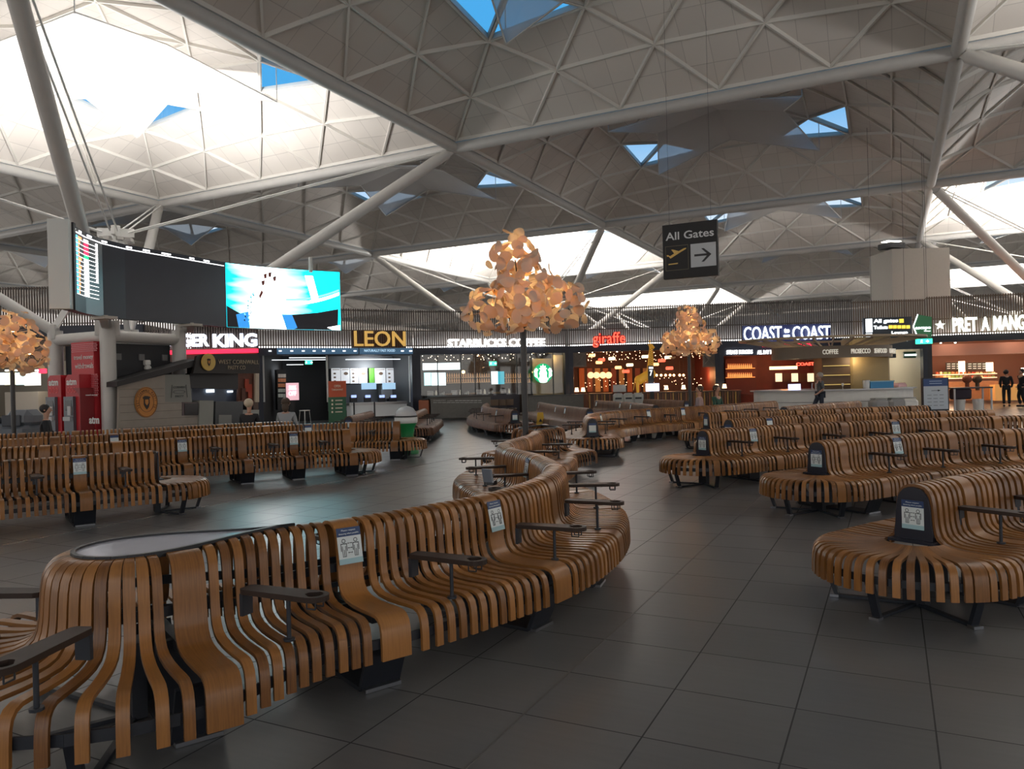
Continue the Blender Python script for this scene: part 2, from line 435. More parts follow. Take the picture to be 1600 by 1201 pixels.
for k in (2, 3, 4, 5): tree(*TREES[k], tl[k])
# ================================================================== BENCHES
PROF = [(0, .865), (.040, .861), (.076, .847), (.102, .820), (.119, .782), (.128, .735), (.133, .685), (.136, .635), (.140, .585), (.148, .535), (.162, .495), (.195, .462), (.245, .445), (.33, .437), (.45, .438), (.55, .443), (.605, .443), (.645, .430), (.672, .402), (.685, .36), (.69, .30), (.692, .215)]
PLOW = [PROF[i] for i in (0, 2, 4, 6, 8, 10, 12, 14, 16, 18, 21)]
TH = 0.02
def spline(pts, step=0.02):
    P = np.array(pts, float); n = len(P)
    E0 = 2 * P[0] - P[1]; E1 = 2 * P[-1] - P[-2]; Q = np.vstack([E0, P, E1]); out = []
    for i in range(1, n):
        a, b, c, d = Q[i - 1], Q[i], Q[i + 1], Q[i + 2]; m = max(4, int(np.linalg.norm(c - b) / step))
        for k in range(m):
            t = k / m; out.append(0.5 * ((2 * b) + (-a + c) * t + (2 * a - 5 * b + 4 * c - d) * t * t + (-a + 3 * b - 3 * c + d) * t ** 3))
    out.append(P[-1]); out = np.array(out)
    s = np.concatenate([[0], np.cumsum(np.linalg.norm(np.diff(out, axis=0), axis=1))])
    return out, s
class Slats:
    """many bent slats collected as numpy strips -> one mesh with uv along the grain"""
    def __init__(s): s.V = []; s.UV = []; s.nq = 0; s.F = []; s.nv = 0
    def add(s, C, n, t, prof, w, th=TH):
        """C 2D origin, n 2D outward, t 2D along the bench; prof [(d,z)] ; w half widths (array or scalar)"""
        p = np.array(prof, float); m = len(p); w = np.ones(m) * w
        tg = np.gradient(p, axis=0); tg /= np.linalg.norm(tg, axis=1)[:, None] + 1e-9
        nr = np.stack([-tg[:, 1], tg[:, 0]], 1)            # left normal; inner side
        q = p - nr * 0
        inn = p - np.stack([-tg[:, 1], tg[:, 0]], 1) * th * s.sgn
        def W3(pp, sd):
            return np.stack([C[0] + n[0] * pp[:, 0] + t[0] * w * sd, C[1] + n[1] * pp[:, 0] + t[1] * w * sd, pp[:, 1]], 1)
        A, B, c_, D = W3(p, -1), W3(p, 1), W3(inn, 1), W3(inn, -1)
        ln = np.concatenate([[0], np.cumsum(np.linalg.norm(np.diff(p, axis=0), axis=1))])
        sid = float(rng.integers(0, 997))
        for (a, b, v0, v1) in ((A, B, .02, .05), (B, c_, .05, .07), (c_, D, .1, .13), (D, A, .0, .02)):
            vv = np.empty((2 * m, 3)); vv[0::2] = a; vv[1::2] = b
            uv = np.empty((2 * m, 2)); uv[0::2, 0] = ln; uv[1::2, 0] = ln; uv[0::2, 1] = sid + .3 + v0; uv[1::2, 1] = sid + .3 + v1 if v0 != .02 else sid + .3 + .02 + 2 * float(np.mean(w))
            k = np.arange(m - 1) * 2 + s.nv
            s.F.append(np.stack([k, k + 1, k + 3, k + 2], 1)); s.V.append(vv); s.UV.append(uv); s.nv += 2 * m
        for e in (0, m - 1):
            vv = np.stack([A[e], B[e], c_[e], D[e]]); s.V.append(vv); s.UV.append(np.tile([[0, sid + .5]], (4, 1)))
            s.F.append(np.array([[0, 1, 2, 3]]) + s.nv); s.nv += 4
    sgn = -1
    def build(s, name, m, parent):
        V = np.vstack(s.V); F = np.vstack(s.F); UV = np.vstack(s.UV); o0 = np.array(org(parent)); V = V - o0
        me = bpy.data.meshes.new(name); me.vertices.add(len(V)); me.vertices.foreach_set('co', V.ravel())
        me.loops.add(F.size); me.loops.foreach_set('vertex_index', F.ravel().astype(np.int32))
        me.polygons.add(len(F)); me.polygons.foreach_set('loop_start', (np.arange(len(F)) * 4).astype(np.int32)); me.polygons.foreach_set('loop_total', np.full(len(F), 4, np.int32))
        me.polygons.foreach_set('use_smooth', np.ones(len(F), bool))
        uvl = me.uv_layers.new(name='UVMap'); uvl.data.foreach_set('uv', UV[F.ravel()].ravel())
        me.materials.append(m); me.update(calc_edges=True); me.validate()
        o = bpy.data.objects.new(name, me); COL.objects.link(o); o.parent = parent; o['_origin'] = list(o0)
        return o

def notice_on(parent, P, ax, up, nr, w=0.15, h=0.21, dim=False, fig=True):
    """distancing notice: navy header, two figures and three double arrows"""
    P = np.array(P, float); ax = np.array(ax, float); up = np.array(up, float); nr = np.array(nr, float)
    def q(mb, x0, y0, x1, y1, d, mi):
        c = [P + ax * (x * w) + up * (y * h) + nr * e for e in (0, d) for (x, y) in ((x0, y0), (x1, y0), (x1, y1), (x0, y1))]
        mb.hexa(c, mi)
    m = MB(); q(m, 0, 0, 1, 1, .002, 0); q(m, 0, .76, 1, 1, .003, 1); q(m, 0, 0, 1, .15, .003, 2)
    o = m.build('distancing_notice', [PAPER, PBLUE, PTEAL], parent)
    if fig:
        g = MB()
        for cx in (.25, .75):
            for k in range(10):
                a0, a1 = 2 * PI * k / 10, 2 * PI * (k + 1) / 10
                def e(a, r): return P + ax * w * (cx + r * math.cos(a)) + up * (h * .64 + r * w * math.sin(a)) + nr * .004
                g.add([e(a0, .06), e(a1, .06), e(a1, .085), e(a0, .085)], [(0, 1, 2, 3)])
            for (x0, y0, x1, y1) in ((-.12, .55, .12, .57), (-.13, .36, -.11, .57), (.11, .36, .13, .57), (-.075, .2, -.06, .5), (.06, .2, .075, .5), (-.008, .2, .008, .4), (-.075, .2, .075, .212)):
                q(g, cx + x0, y0, cx + x1, y1, .004, 0)
        for y in (.3, .43, .56):
            q(g, .43, y, .57, y + .014, .004, 0)
            for (a, b) in ((.40, .44), (.60, .56)):
                g.add([P + ax * w * a + up * h * (y + .007) + nr * .004, P + ax * w * b + up * h * (y + .03) + nr * .004, P + ax * w * b + up * h * (y - .016) + nr * .004], [(0, 1, 2)])
        g.build('pictogram', INK, o)
        l = MB(); text_on(l, 'Please respect', P + ax * w * .2 + up * h * .89 + nr * .003, ax, up, nr, w * .6, h * .06, .001)
        text_on(l, 'distancing where possible', P + ax * w * .08 + up * h * .80 + nr * .003, ax, up, nr, w * .84, h * .06, .001)
        l.build('lettering', PAPER, o)
    return o

def arm_tray(root, C, n, t, d0=0.125, length=0.50, z=0.665):
    """dark wooden side tray: rounded plank with a cup hole, bracket, post and bag hook"""
    C = np.array(C); n = np.array(n); t = np.array(t)
    def P(d, w, zz): q = C + n * d + t * w; return (q[0], q[1], zz)
    m = MB(); hw = 0.058; ha = .045; hc = d0 + length - .075
    out = []                                   # outline
    for k in range(9):
        a = -PI / 2 + PI * k / 8; out.append((hc + .075 * math.cos(a), .066 * math.sin(a)))
    out += [(d0 + .25, hw), (d0 + .02, .05), (d0, .035), (d0, -.035), (d0 + .02, -.05), (d0 + .25, -hw)]
    N_ = len(out); hole = []
    for k in range(N_):
        a = math.atan2(out[k][1], out[k][0] - hc); hole.append((hc + ha * math.cos(a), ha * math.sin(a)))
    vs = []
    for zz in (z - .013, z + .013):
        vs += [P(a, b, zz) for a, b in out] + [P(a, b, zz) for a, b in hole]
    fs = []
    for i in range(N_):
        j = (i + 1) % N_
        fs += [(2 * N_ + i, 2 * N_ + j, 3 * N_ + j, 3 * N_ + i), (i, N_ + i, N_ + j, j), (i, j, 2 * N_ + j, 2 * N_ + i), (N_ + i, 3 * N_ + i, 3 * N_ + j, N_ + j)]
    m.add(vs, fs)
    o = m.build('side_tray', ARM, root)
    g = MB(); g.tube(P(d0 + .27, 0, .445), P(d0 + .27, 0, z - .012), 0.011, n=8); g.tube(P(d0 + .27, 0, .44), P(d0 + .27, 0, .452), 0.028, n=8)
    g.build('tray_post', DARK, o); g = MB(); g.box(P(d0 + .005, 0, z - .07), (.02, .07, .11), rz=math.atan2(n[1], n[0])); g.build('tray_bracket', DARK, o)
    for s in (-1, 1):
        g = MB()
        g.path([P(hc - .02, .03 * s, z - .01), P(hc - .02, .03 * s, z - .05), P(hc + .03, .03 * s, z - .05), P(hc + .03, .03 * s, z - .01)], .004, n=5); g.build('bag_hook', DARK, o)
    return o

def leg_frame(root, C, n, t, w=0.24, name='leg'):
    C = np.array(C); n = np.array(n); t = np.array(t); m = MB()
    prof = [(-.60, .30), (-.47, .012), (.47, .012), (.60, .30)]; hw = w / 2
    for i in range(3):
        (a, z0), (b, z1) = prof[i], prof[i + 1]; d = np.array([b - a, z1 - z0]); d = d / np.linalg.norm(d); nn = np.array([-d[1], d[0]]) * .012
        c = []
        for s in (-1, 1):
            for (x, zz) in ((a - nn[0], z0 - nn[1]), (b - nn[0], z1 - nn[1]), (b + nn[0], z1 + nn[1]), (a + nn[0], z0 + nn[1])):
                q = C + n * x + t * hw * s; c.append((q[0], q[1], max(zz, 0.001)))
        m.hexa(c)
    for s in (-1, 1):
        q = C + n * .12 * s; m.box((q[0], q[1], .2), (.04, w * .9, .38), rz=math.atan2(n[1], n[0]))
    q = C; m.box((q[0], q[1], .37), (.9, .05, .05), rz=math.atan2(n[1], n[0]))
    for s in (-1, 1):
        q = C + n * .49 * s; m.box((q[0], q[1], .012), (.07, w * .9, .02), rz=math.atan2(n[1], n[0]), mi=1)
    return m.build(name, [DARK, CHROME], root)

def bench(label, pts, group=None, e0='panel', e1='panel', wood=WOOD, low=False, loops=(), arms='auto', notices=(), gap=0.036, slabstep=1.0, sides=(1, -1), fan=22, joint_phase=0.5, panel_note=(True, True), figs=True, slab_at=None, trays=()):
    """two-sided slatted bench along a centre line. side +1 = right of the travel direction"""
    P, S = spline(pts); L = S[-1]
    def pos(s):
        s = min(max(s, 0), L); x = np.interp(s, S, P[:, 0]); y = np.interp(s, S, P[:, 1])
        e = .06; a = np.array([np.interp(min(s + e, L), S, P[:, 0]), np.interp(min(s + e, L), S, P[:, 1])]); b = np.array([np.interp(max(s - e, 0), S, P[:, 0]), np.interp(max(s - e, 0), S, P[:, 1])])
        t = (a - b) / np.linalg.norm(a - b); return np.array([x, y]), t, np.array([t[1], -t[0]])
    def g(s, sd):
        v = 0.0
        for (c, hl, amp) in loops:
            u = abs(s - c) / hl
            if u < 1: v = max(v, amp * (1 - u * u) ** 0.5 if e0 == 'round' and c <= hl + .01 and s < c else amp * (math.cos(PI * u) + 1) / 2)
        return v
    root = thing('slatted_bench', label, 'bench', (*pts[0], 0), group)
    prof = PLOW if low else PROF; arch = np.array(prof)
    if notices and slab_at is None: joint_phase = max(.12, (notices[0][0] - .07) % slabstep)
    sl = Slats(); s = 0.03; k = 0; pitch = 0.045 + gap; jn = joint_phase; slabs = []; sq = [q_ - .07 for q_ in slab_at] if slab_at else None
    if sq: jn = sq.pop(0)
    while s < L:
        C, t, n = pos(s); slab = s >= jn
        w = 0.076 if slab else 0.0225
        if slab: s_c = s + 0.07; C, t, n = pos(s_c); slabs.append(s_c); jn = (sq.pop(0) if sq else jn + slabstep)
        # curvature
        C2, t2, _ = pos(s + .12); C1, t1, _ = pos(s - .12); ds = max(.05, np.linalg.norm(C2 - C1)); kap = (t1[0] * t2[1] - t1[1] * t2[0]) / ds   # + = turning left, left side inside
        gl_, gr = g(s, -1), g(s, 1)
        def half(sd, gg):
            pr = arch.copy(); pr[:, 0] += gg
            f = 1 + kap * sd * pr[:, 0]      # local stretch at distance d on side sd
            lim = np.maximum(.008, pitch * f * .5 - .0015) if not slab else np.maximum(.01, (.076 + pitch / 2) * f)
            ww = np.minimum(np.full(len(pr), w), lim) if not slab else np.full(len(pr), w) * np.clip(f, .35, 1.25)
            return pr, ww
        pr, wr = half(1, gr); pl, wl = half(-1, gl_)
        if gr < .02 and gl_ < .02:
            full = np.vstack([np.stack([-pl[::-1, 0], pl[::-1, 1]], 1), pr[1:]]); ww = np.concatenate([wl[::-1], wr[1:]])
            sl.sgn = 1; sl.add(C, n, t, full, ww)
        else:
            sl.sgn = 1; sl.add(C, n, t, pr, wr); sl.add(C, -n, t, pl, wl)
            sl.sgn = 1
        # seat-only filler slats where a strong outside curve opens the gaps
        for sd, gg in ((1, gr), (-1, gl_)):
            if 1 + kap * sd * (.69 + gg) > 1.75 and not slab:
                C3, t3, n3 = pos(s + pitch / 2); q = arch[arch[:, 0] > .38].copy(); q[:, 0] += gg; sl.add(C3, n3 * sd, t3, q, .0225)
        s += (0.045 + 2 * 0.07 + gap * .6) if slab else pitch; k += 1
    # ends
    for which, kind in ((0, e0), (1, e1)):
        C, t, n = pos(0 if which == 0 else L); od = -t if which == 0 else t
        if kind == 'panel':
            sp = arch[arch[:, 0] > .19]
            for i in range(fan):
                a = -PI / 2 + PI * (i + .5) / fan; d = od * math.cos(a) + n * math.sin(a); tt = np.array([-d[1], d[0]])
                ww = np.full(len(sp), .0235); ww[0] = .014; ww[1] = .02; sl.sgn = 1
                wide = (i in (fan // 6, fan - 1 - fan // 6)); sl.add(C, d, tt, sp, ww * (2.0 if wide else 1))
            m = MB(); inn = [(a - TH * .6, z - TH) for a, z in prof if a > .0 and z > .5][::1]
            out = [(-a, z) for a, z in reversed(inn)] + [(0, .845)] + inn
            out = [(-.135, .455)] + out[0:] + [(.135, .455)]
            m.prism([(C[0] + n[0] * a + od[0] * .0, C[1] + n[1] * a + od[1] * .0, z) for a, z in out], (od[0] * .018, od[1] * .018, 0))
            q = C + od * .035; m.box((q[0], q[1], .462), (.32, .07, .02), rz=math.atan2(n[1], n[0]))
            pn = m.build('end_panel', NAVYP, root)
            if panel_note[which]:
                ax = np.array([-od[1], od[0]]); P0 = C + od * .0185 - ax * .078
                notice_on(pn, (P0[0], P0[1], .545), (ax[0], ax[1], 0), (0, 0, 1), (od[0], od[1], 0), .156, .205, fig=figs)
        elif kind == 'round':
            gg = g(0 if which == 0 else L, 1); sp = arch.copy(); sp[:, 0] += gg; ns = 21
            for i in range(ns):
                a = -PI / 2 + PI * (i + .5) / ns; d = od * math.cos(a) + n * math.sin(a); tt = np.array([-d[1], d[0]]); sl.sgn = 1
                lim = np.minimum(.0255, sp[:, 0] * PI / ns * .46); sl.add(C, d, tt, sp, lim)
    sl.build('slats', wood, root)
    # rails under the slats
    st = np.arange(0, L + .001, .15)
    def rail(off, z, ht, th, name):
        for sd in (1, -1):
            m = MB(); pp = []
            for s in st:
                C, t, n = pos(s); pp.append(C + n * sd * (off + g(s, sd)))
            for a, b in zip(pp[:-1], pp[1:]): m.bar((a[0], a[1], z), (b[0], b[1], z), th, ht)
            m.build(name, DARK, root)
        for which, kind in ((0, e0), (1, e1)):
            if kind in ('panel', 'round'):
                C, t, n = pos(0 if which == 0 else L); od = -t if which == 0 else t; r = off + (g(0 if which == 0 else L, 1))
                if r < .2 and kind == 'panel': continue
                m = MB()
                pp = [C + (od * math.cos(-PI / 2 + PI * i / 14) + n * math.sin(-PI / 2 + PI * i / 14)) * r for i in range(15)]
                for a, b in zip(pp[:-1], pp[1:]): m.bar((a[0], a[1], z), (b[0], b[1], z), th, ht)
                m.build('curved_' + name, DARK, root)
    rail(.655, .30, .05, .012, 'seat_rail'); rail(.085, .60, .05, .012, 'back_rail')
    # table plate on widened parts
    for (c, hl, amp) in loops:
        rim = []; s0, s1 = max(0, c - hl), min(L, c + hl); ss = np.linspace(s0, s1, 36)
        for s in ss:
            C, t, n = pos(s); rim.append(C + n * max(0, g(s, 1) - .01))
        lf = []
        for s in ss[::-1]:
            C, t, n = pos(s); lf.append(C - n * max(0, g(s, -1) - .01))
        arc = []
        if e0 == 'round' and s0 <= .001:
            C, t, n = pos(0); gg = g(0, 1) - .01
            arc = [C + (-t * math.cos(PI / 2 - PI * i / 12) * 1 - n * math.sin(PI / 2 - PI * i / 12)) * gg for i in range(1, 12)]
        ring = rim + lf + arc; m = MB()
        for i in range(len(ring)):
            a, b = ring[i], ring[(i + 1) % len(ring)]
            if np.linalg.norm(a - b) > .004: m.bar((a[0], a[1], .862), (b[0], b[1], .862), .022, .03)
        m.build('table_rim', BLACK, root)
        if amp < .34:
            ctr = np.mean(ring, axis=0); m = MB()
            top = [(p[0], p[1], .866) for p in ring]; bot = [(p[0], p[1], .85) for p in ring]; n_ = len(ring)
            m.add([(ctr[0], ctr[1], .866)] + top + [(ctr[0], ctr[1], .85)] + bot, [(0, 1 + i, 1 + (i + 1) % n_) for i in range(n_)] + [(n_ + 1, n_ + 2 + (i + 1) % n_, n_ + 2 + i) for i in range(n_)])
            m.build('table_plate', TOPGREY, root)
    # legs under the wide slats and at the ends
    for s in slabs:
        C, t, n = pos(s)
        if g(s, 1) > .05: n = n * 1.0
        leg_frame(root, C, n, t, .24)
    for which, kind in ((0, e0), (1, e1)):
        if kind == 'cut': continue
        C, t, n = pos(0 if which == 0 else L); od = -t if which == 0 else t; gg = g(0 if which == 0 else L, 1); m = MB()
        for a in (-PI * .36, 0, PI * .36):
            d = od * math.cos(a) + n * math.sin(a); tt = (-d[1], d[0])
            q0 = C + d * (.62 + gg); q1 = C + d * (.52 + gg)
            m.bar((q0[0], q0[1], .30), (q1[0], q1[1], .012), .055, .03); m.bar((C[0], C[1], .012), (q1[0], q1[1], .012), .035, .02)
            q2 = C + d * (.54 + gg); m.box((q2[0], q2[1], .012), (.06, .07, .02), rz=math.atan2(d[1], d[0]), mi=1)
        m.box((C[0], C[1], .2), (.07, .16, .38), rz=math.atan2(t[1], t[0]))
        m.build('end_leg', [DARK, CHROME], root)
    # trays
    if arms == 'auto':
        arms = [(s + slabstep * .5, sd) for s in [joint_phase + .07 - slabstep] + slabs for sd in sides]
    for (s, sd) in arms:
        if s < .25 or s > L - .2: continue
        C, t, n = pos(s); arm_tray(root, C + n * sd * g(s, sd), n * sd, t * sd)
    for (rt_, dr_) in trays:
        dr_ = np.array(dr_) / np.linalg.norm(dr_); arm_tray(root, np.array(rt_) - dr_ * .125, dr_, np.array([dr_[1], -dr_[0]]))
    for (s, sd) in notices:
        if slabs: s = min(slabs, key=lambda v: abs(v - s))
        C, t, n = pos(s); n = n * sd; gg = g(s, sd); ax = np.array([-n[1], n[0]])
        tilt = np.array([n[0] * .2, n[1] * .2, -.98]); upv = -tilt / np.linalg.norm(tilt); nr = np.cross(np.array([ax[0], ax[1], 0]), upv)
        b = C + n * (.155 + gg) - ax * .075; notice_on(root, (b[0], b[1], .625), (ax[0], ax[1], 0), upv, nr, .15, .21, fig=figs)
    return root, pos, L
NAVYP = mat('navy_laminate', (0.008, 0.009, 0.018), 0.4)

# nearest point of a path to a world point -> (s, side)
def nearest(pts, q):
    P, S = spline(pts); d = np.linalg.norm(P - np.array(q)[None, :2], axis=1); i = int(d.argmin())
    t = P[min(i + 1, len(P) - 1)] - P[max(i - 1, 0)]; n = np.array([t[1], -t[0]]); return S[i], (1 if (np.array(q)[:2] - P[i]) @ n > 0 else -1)

A = [(-3.50, 2.57), (-3.31, 2.95), (-3.11, 3.35), (-2.93, 3.72), (-2.76, 4.25), (-2.64, 4.75), (-2.62, 5.30), (-2.70, 5.95), (-2.90, 6.6), (-3.25, 7.2), (-3.65, 7.72), (-4.12, 8.20), (-4.55, 8.75), (-4.82, 9.4), (-4.95, 10.1), (-5.15, 10.9), (-5.45, 11.7), (-5.72, 12.35), (-5.95, 13.0), (-6.12, 13.5)]
aa = [nearest(A, at(x, y, .66)) for (x, y) in ((983, 757), (939, 737), (905, 706), (717, 733), (722, 717), (752, 745), (748, 690), (750, 670), (765, 765), (905, 694), (752, 697))]
aa += [(1.3, -1), (2.4, -1), (3.5, -1)]
AT = [((-2.90, 2.74), (.97, .05)), ((-2.54, 3.68), (1, -.03)), ((-2.36, 4.71), (1, .08)), ((-2.46, 5.83), (1, .04)), ((-3.06, 2.01), (.32, -.95)), ((-3.82, 2.30), (-.93, -.37))]
sl_A = [.13, nearest(A, at(521, 815, .86))[0], nearest(A, at(742, 775, .86))[0]]; sl_A += [sl_A[-1] + 1.02]
nn = [nearest(A, at(x, y, .75)) for (x, y) in ((531, 867), (852, 795), (808, 727))]
sA = nearest(A, (-5.72, 12.3))[0]
bench('long snaking slatted oak bench in the foreground, grey oval table top at its near end', A, e0='round', e1='round', arms=aa, notices=nn, loops=((.0, .85, .28), (sA, .85, .36)), trays=AT, slab_at=sl_A, gap=.030, slabstep=1.02)

GR = 'rows of slatted benches on the right'
bench('nearest slatted bench on the right, its dark end panel closest to the viewer', [(.12, 6.10), (.45, 6.72), (.80, 7.22), (1.35, 7.75), (2.0, 8.2), (2.8, 8.6), (3.6, 8.85)], GR, e1='panel', notices=(), arms=[(1.25, -1), (.42, 1), (1.25, 1)], fan=26)
bench('second slatted bench from the front on the right side', [(-.84, 9.95), (-.55, 10.4), (-.18, 10.9), (.38, 11.55), (1.0, 12.12), (1.7, 12.6), (2.4, 12.95), (3.3, 13.3), (4.2, 13.55)], GR, e1='panel', notices=[nearest([(-.84, 9.95), (-.55, 10.4), (-.18, 10.9), (.38, 11.55), (1.0, 12.12), (1.7, 12.6), (2.4, 12.95), (3.3, 13.3), (4.2, 13.55)], at(1453, 698, .75))], joint_phase=1.2, fan=26)
R3 = [(-2.68, 11.95), (-2.3, 12.55), (-1.75, 13.3), (-1.1, 13.95), (-.35, 14.6), (.5, 15.3), (1.3, 15.85), (2.2, 16.3), (3.2, 16.7), (4.3, 17.05), (5.3, 17.3)]
bench('third slatted bench from the front on the right, navy end panel beside the open aisle', R3, GR, e1='panel', notices=[nearest(R3, at(1245, 682, .75)), nearest(R3, at(1386, 668, .75))], joint_phase=1.1)
R4 = [(-2.9, 15.2), (-2.35, 16.1), (-1.6, 16.85), (-.85, 17.45), (0, 17.9), (.85, 18.3), (1.8, 18.75)]
bench('fourth slatted bench from the front on the right, end panel just behind the third bench', R4, GR, low=True, e1='panel', notices=[nearest(R4, at(1204, 660, .75)), nearest(R4, at(1333, 650, .75)), nearest(R4, at(1469, 644, .75))], joint_phase=.9, figs=False)
R5 = [(-4.02, 18.35), (-3.4, 18.9), (-2.6, 19.4), (-1.7, 20.0), (-.8, 20.65), (.1, 21.25), (.8, 21.7)]
bench('fifth slatted bench from the front on the right with a blunt fan shaped near end', R5, GR, low=True, notices=[nearest(R5, at(1213, 644, .75)), nearest(R5, at(1328, 641, .75))], joint_phase=.9, figs=False)
R6 = [(-2.65, 21.7), (-2.2, 23.0), (-1.6, 24.6), (-.95, 26.1)]
bench('short slatted bench beyond the right rows, in front of the white oval bar', R6, low=True, joint_phase=.8, arms=(), figs=False, panel_note=(False, False))
C1 = [(-5.95, 15.7), (-6.35, 16.5), (-6.7, 17.5), (-6.9, 18.6), (-6.75, 19.8), (-6.3, 21.1), (-5.6, 22.1), (-4.95, 23.3), (-4.35, 25.2), (-3.6, 27.2)]
cn = [nearest(C1, at(x, y, .75)) for (x, y) in ((974, 651), (1062, 646), (1107, 642), (1182, 630))]
bench('curved slatted bench behind the aisle, its end panel left of the right rows', C1, low=True, notices=cn, joint_phase=.8, gap=.02, slabstep=1.3, figs=False)
DB = [(-10.5, 20.95), (-11.6, 22.1), (-12.7, 23.4), (-13.8, 25.0), (-14.9, 27.0), (-16.0, 29.2)]
GB = 'reddish benches in front of the coffee shop'
bench('dark reddish slatted bench left of the lamp pole, curving away toward the coffee shop', DB, GB, wood=WOODB, low=True, gap=.006, slabstep=1.6, notices=[nearest(DB, at(x, y, .75)) for (x, y) in ((769, 647), (752, 643), (746, 640))], figs=False, joint_phase=1.2)
EB = [(-8.3, 21.7), (-9.2, 22.9), (-10.35, 24.4), (-11.9, 26.8), (-13.6, 29.6)]
bench('reddish slatted bench behind the yellow floor sign', EB, GB, wood=WOODB, low=True, gap=.006, slabstep=1.6, notices=[nearest(EB, at(x, y, .75)) for (x, y) in ((882, 640), (862, 637), (848, 633))], arms=(), figs=False, joint_phase=1.2)
FB = [(-7.0, 24.4), (-8.2, 26.4), (-9.6, 28.6), (-11.6, 31.2)]
bench('reddish slatted bench in front of the three pale bins', FB, GB, wood=WOODB, low=True, gap=.006, slabstep=1.6, notices=[nearest(FB, at(x, y, .75)) for (x, y) in ((976, 634), (949, 632), (930, 630))], arms=(), figs=False, joint_phase=1.2)
GBn = [(-7.1, 29.0), (-8.3, 30.5), (-9.7, 32.2)]
bench('most distant reddish slatted bench, beside the smaller leaf lamp pole', GBn, GB, wood=WOODB, low=True, gap=.006, slabstep=1.6, arms=(), figs=False, joint_phase=1.2)
GL = 'rows of slatted benches on the left'
B1 = [(-12.6, 1.2), (-11.6, 2.6), (-10.7, 4.1), (-10.05, 5.3), (-9.6, 6.25), (-9.15, 7.1)]
b1n = [nearest(B1, at(124, 730, .75))]
bench('nearest slatted bench on the left with a rounded seat end by the aisle', B1, GL, notices=b1n, joint_phase=.6, fan=24)
B2 = [(-14.6, 4.4), (-13.4, 5.8), (-12.55, 7.0), (-12.0, 7.7), (-11.5, 8.7), (-10.9, 9.75), (-10.25, 10.75), (-9.55, 11.65)]
bench('second slatted bench from the front on the left, longer than the first', B2, GL, notices=[nearest(B2, at(x, y, .75)) for x, y in ((286, 696), (468, 691))], joint_phase=.5)
B3 = [(-17.0, 5.2), (-15.9, 6.8), (-15.1, 8.2), (-14.4, 9.4), (-13.7, 10.75), (-13.0, 12.0), (-12.2, 13.2), (-11.3, 13.95), (-10.35, 14.5)]
bench('third slatted bench from the front on the left, green collection globe at its end', B3, GL, low=True, notices=[nearest(B3, at(x, y, .75)) for x, y in ((175, 686), (342, 676), (488, 672))], joint_phase=.7, figs=False)
B4 = [(-18.6, 7.6), (-17.4, 9.2), (-16.5, 10.4), (-15.8, 11.4), (-15.0, 12.6), (-14.5, 13.6), (-13.6, 14.6)]
bench('fourth slatted bench from the front on the left, seated people behind it', B4, GL, low=True, joint_phase=.7, figs=False, arms=())
B5 = [(-24.2, 10.0), (-23.0, 11.0), (-21.9, 11.9), (-20.9, 12.3)]
bench('short slatted bench at far left near the leaf lamp', B5, GL, low=True, joint_phase=.7, figs=False, arms=(), notices=[nearest(B5, at(30, 671, .75))])
LB = [tuple(wd(543, 21.5)), tuple(wd(556, 23)), tuple(wd(578, 26))]
bench('short reddish slatted bench by the orange and green takeaway sign', LB, wood=WOODB, low=True, gap=.006, joint_phase=.6, figs=False)
LB2 = [tuple(wd(640, 22.5)), tuple(wd(648, 24)), tuple(wd(662, 27.5))]
bench('reddish slatted bench behind the collection globe', LB2, wood=WOODB, low=True, gap=.006, joint_phase=.6, figs=False)
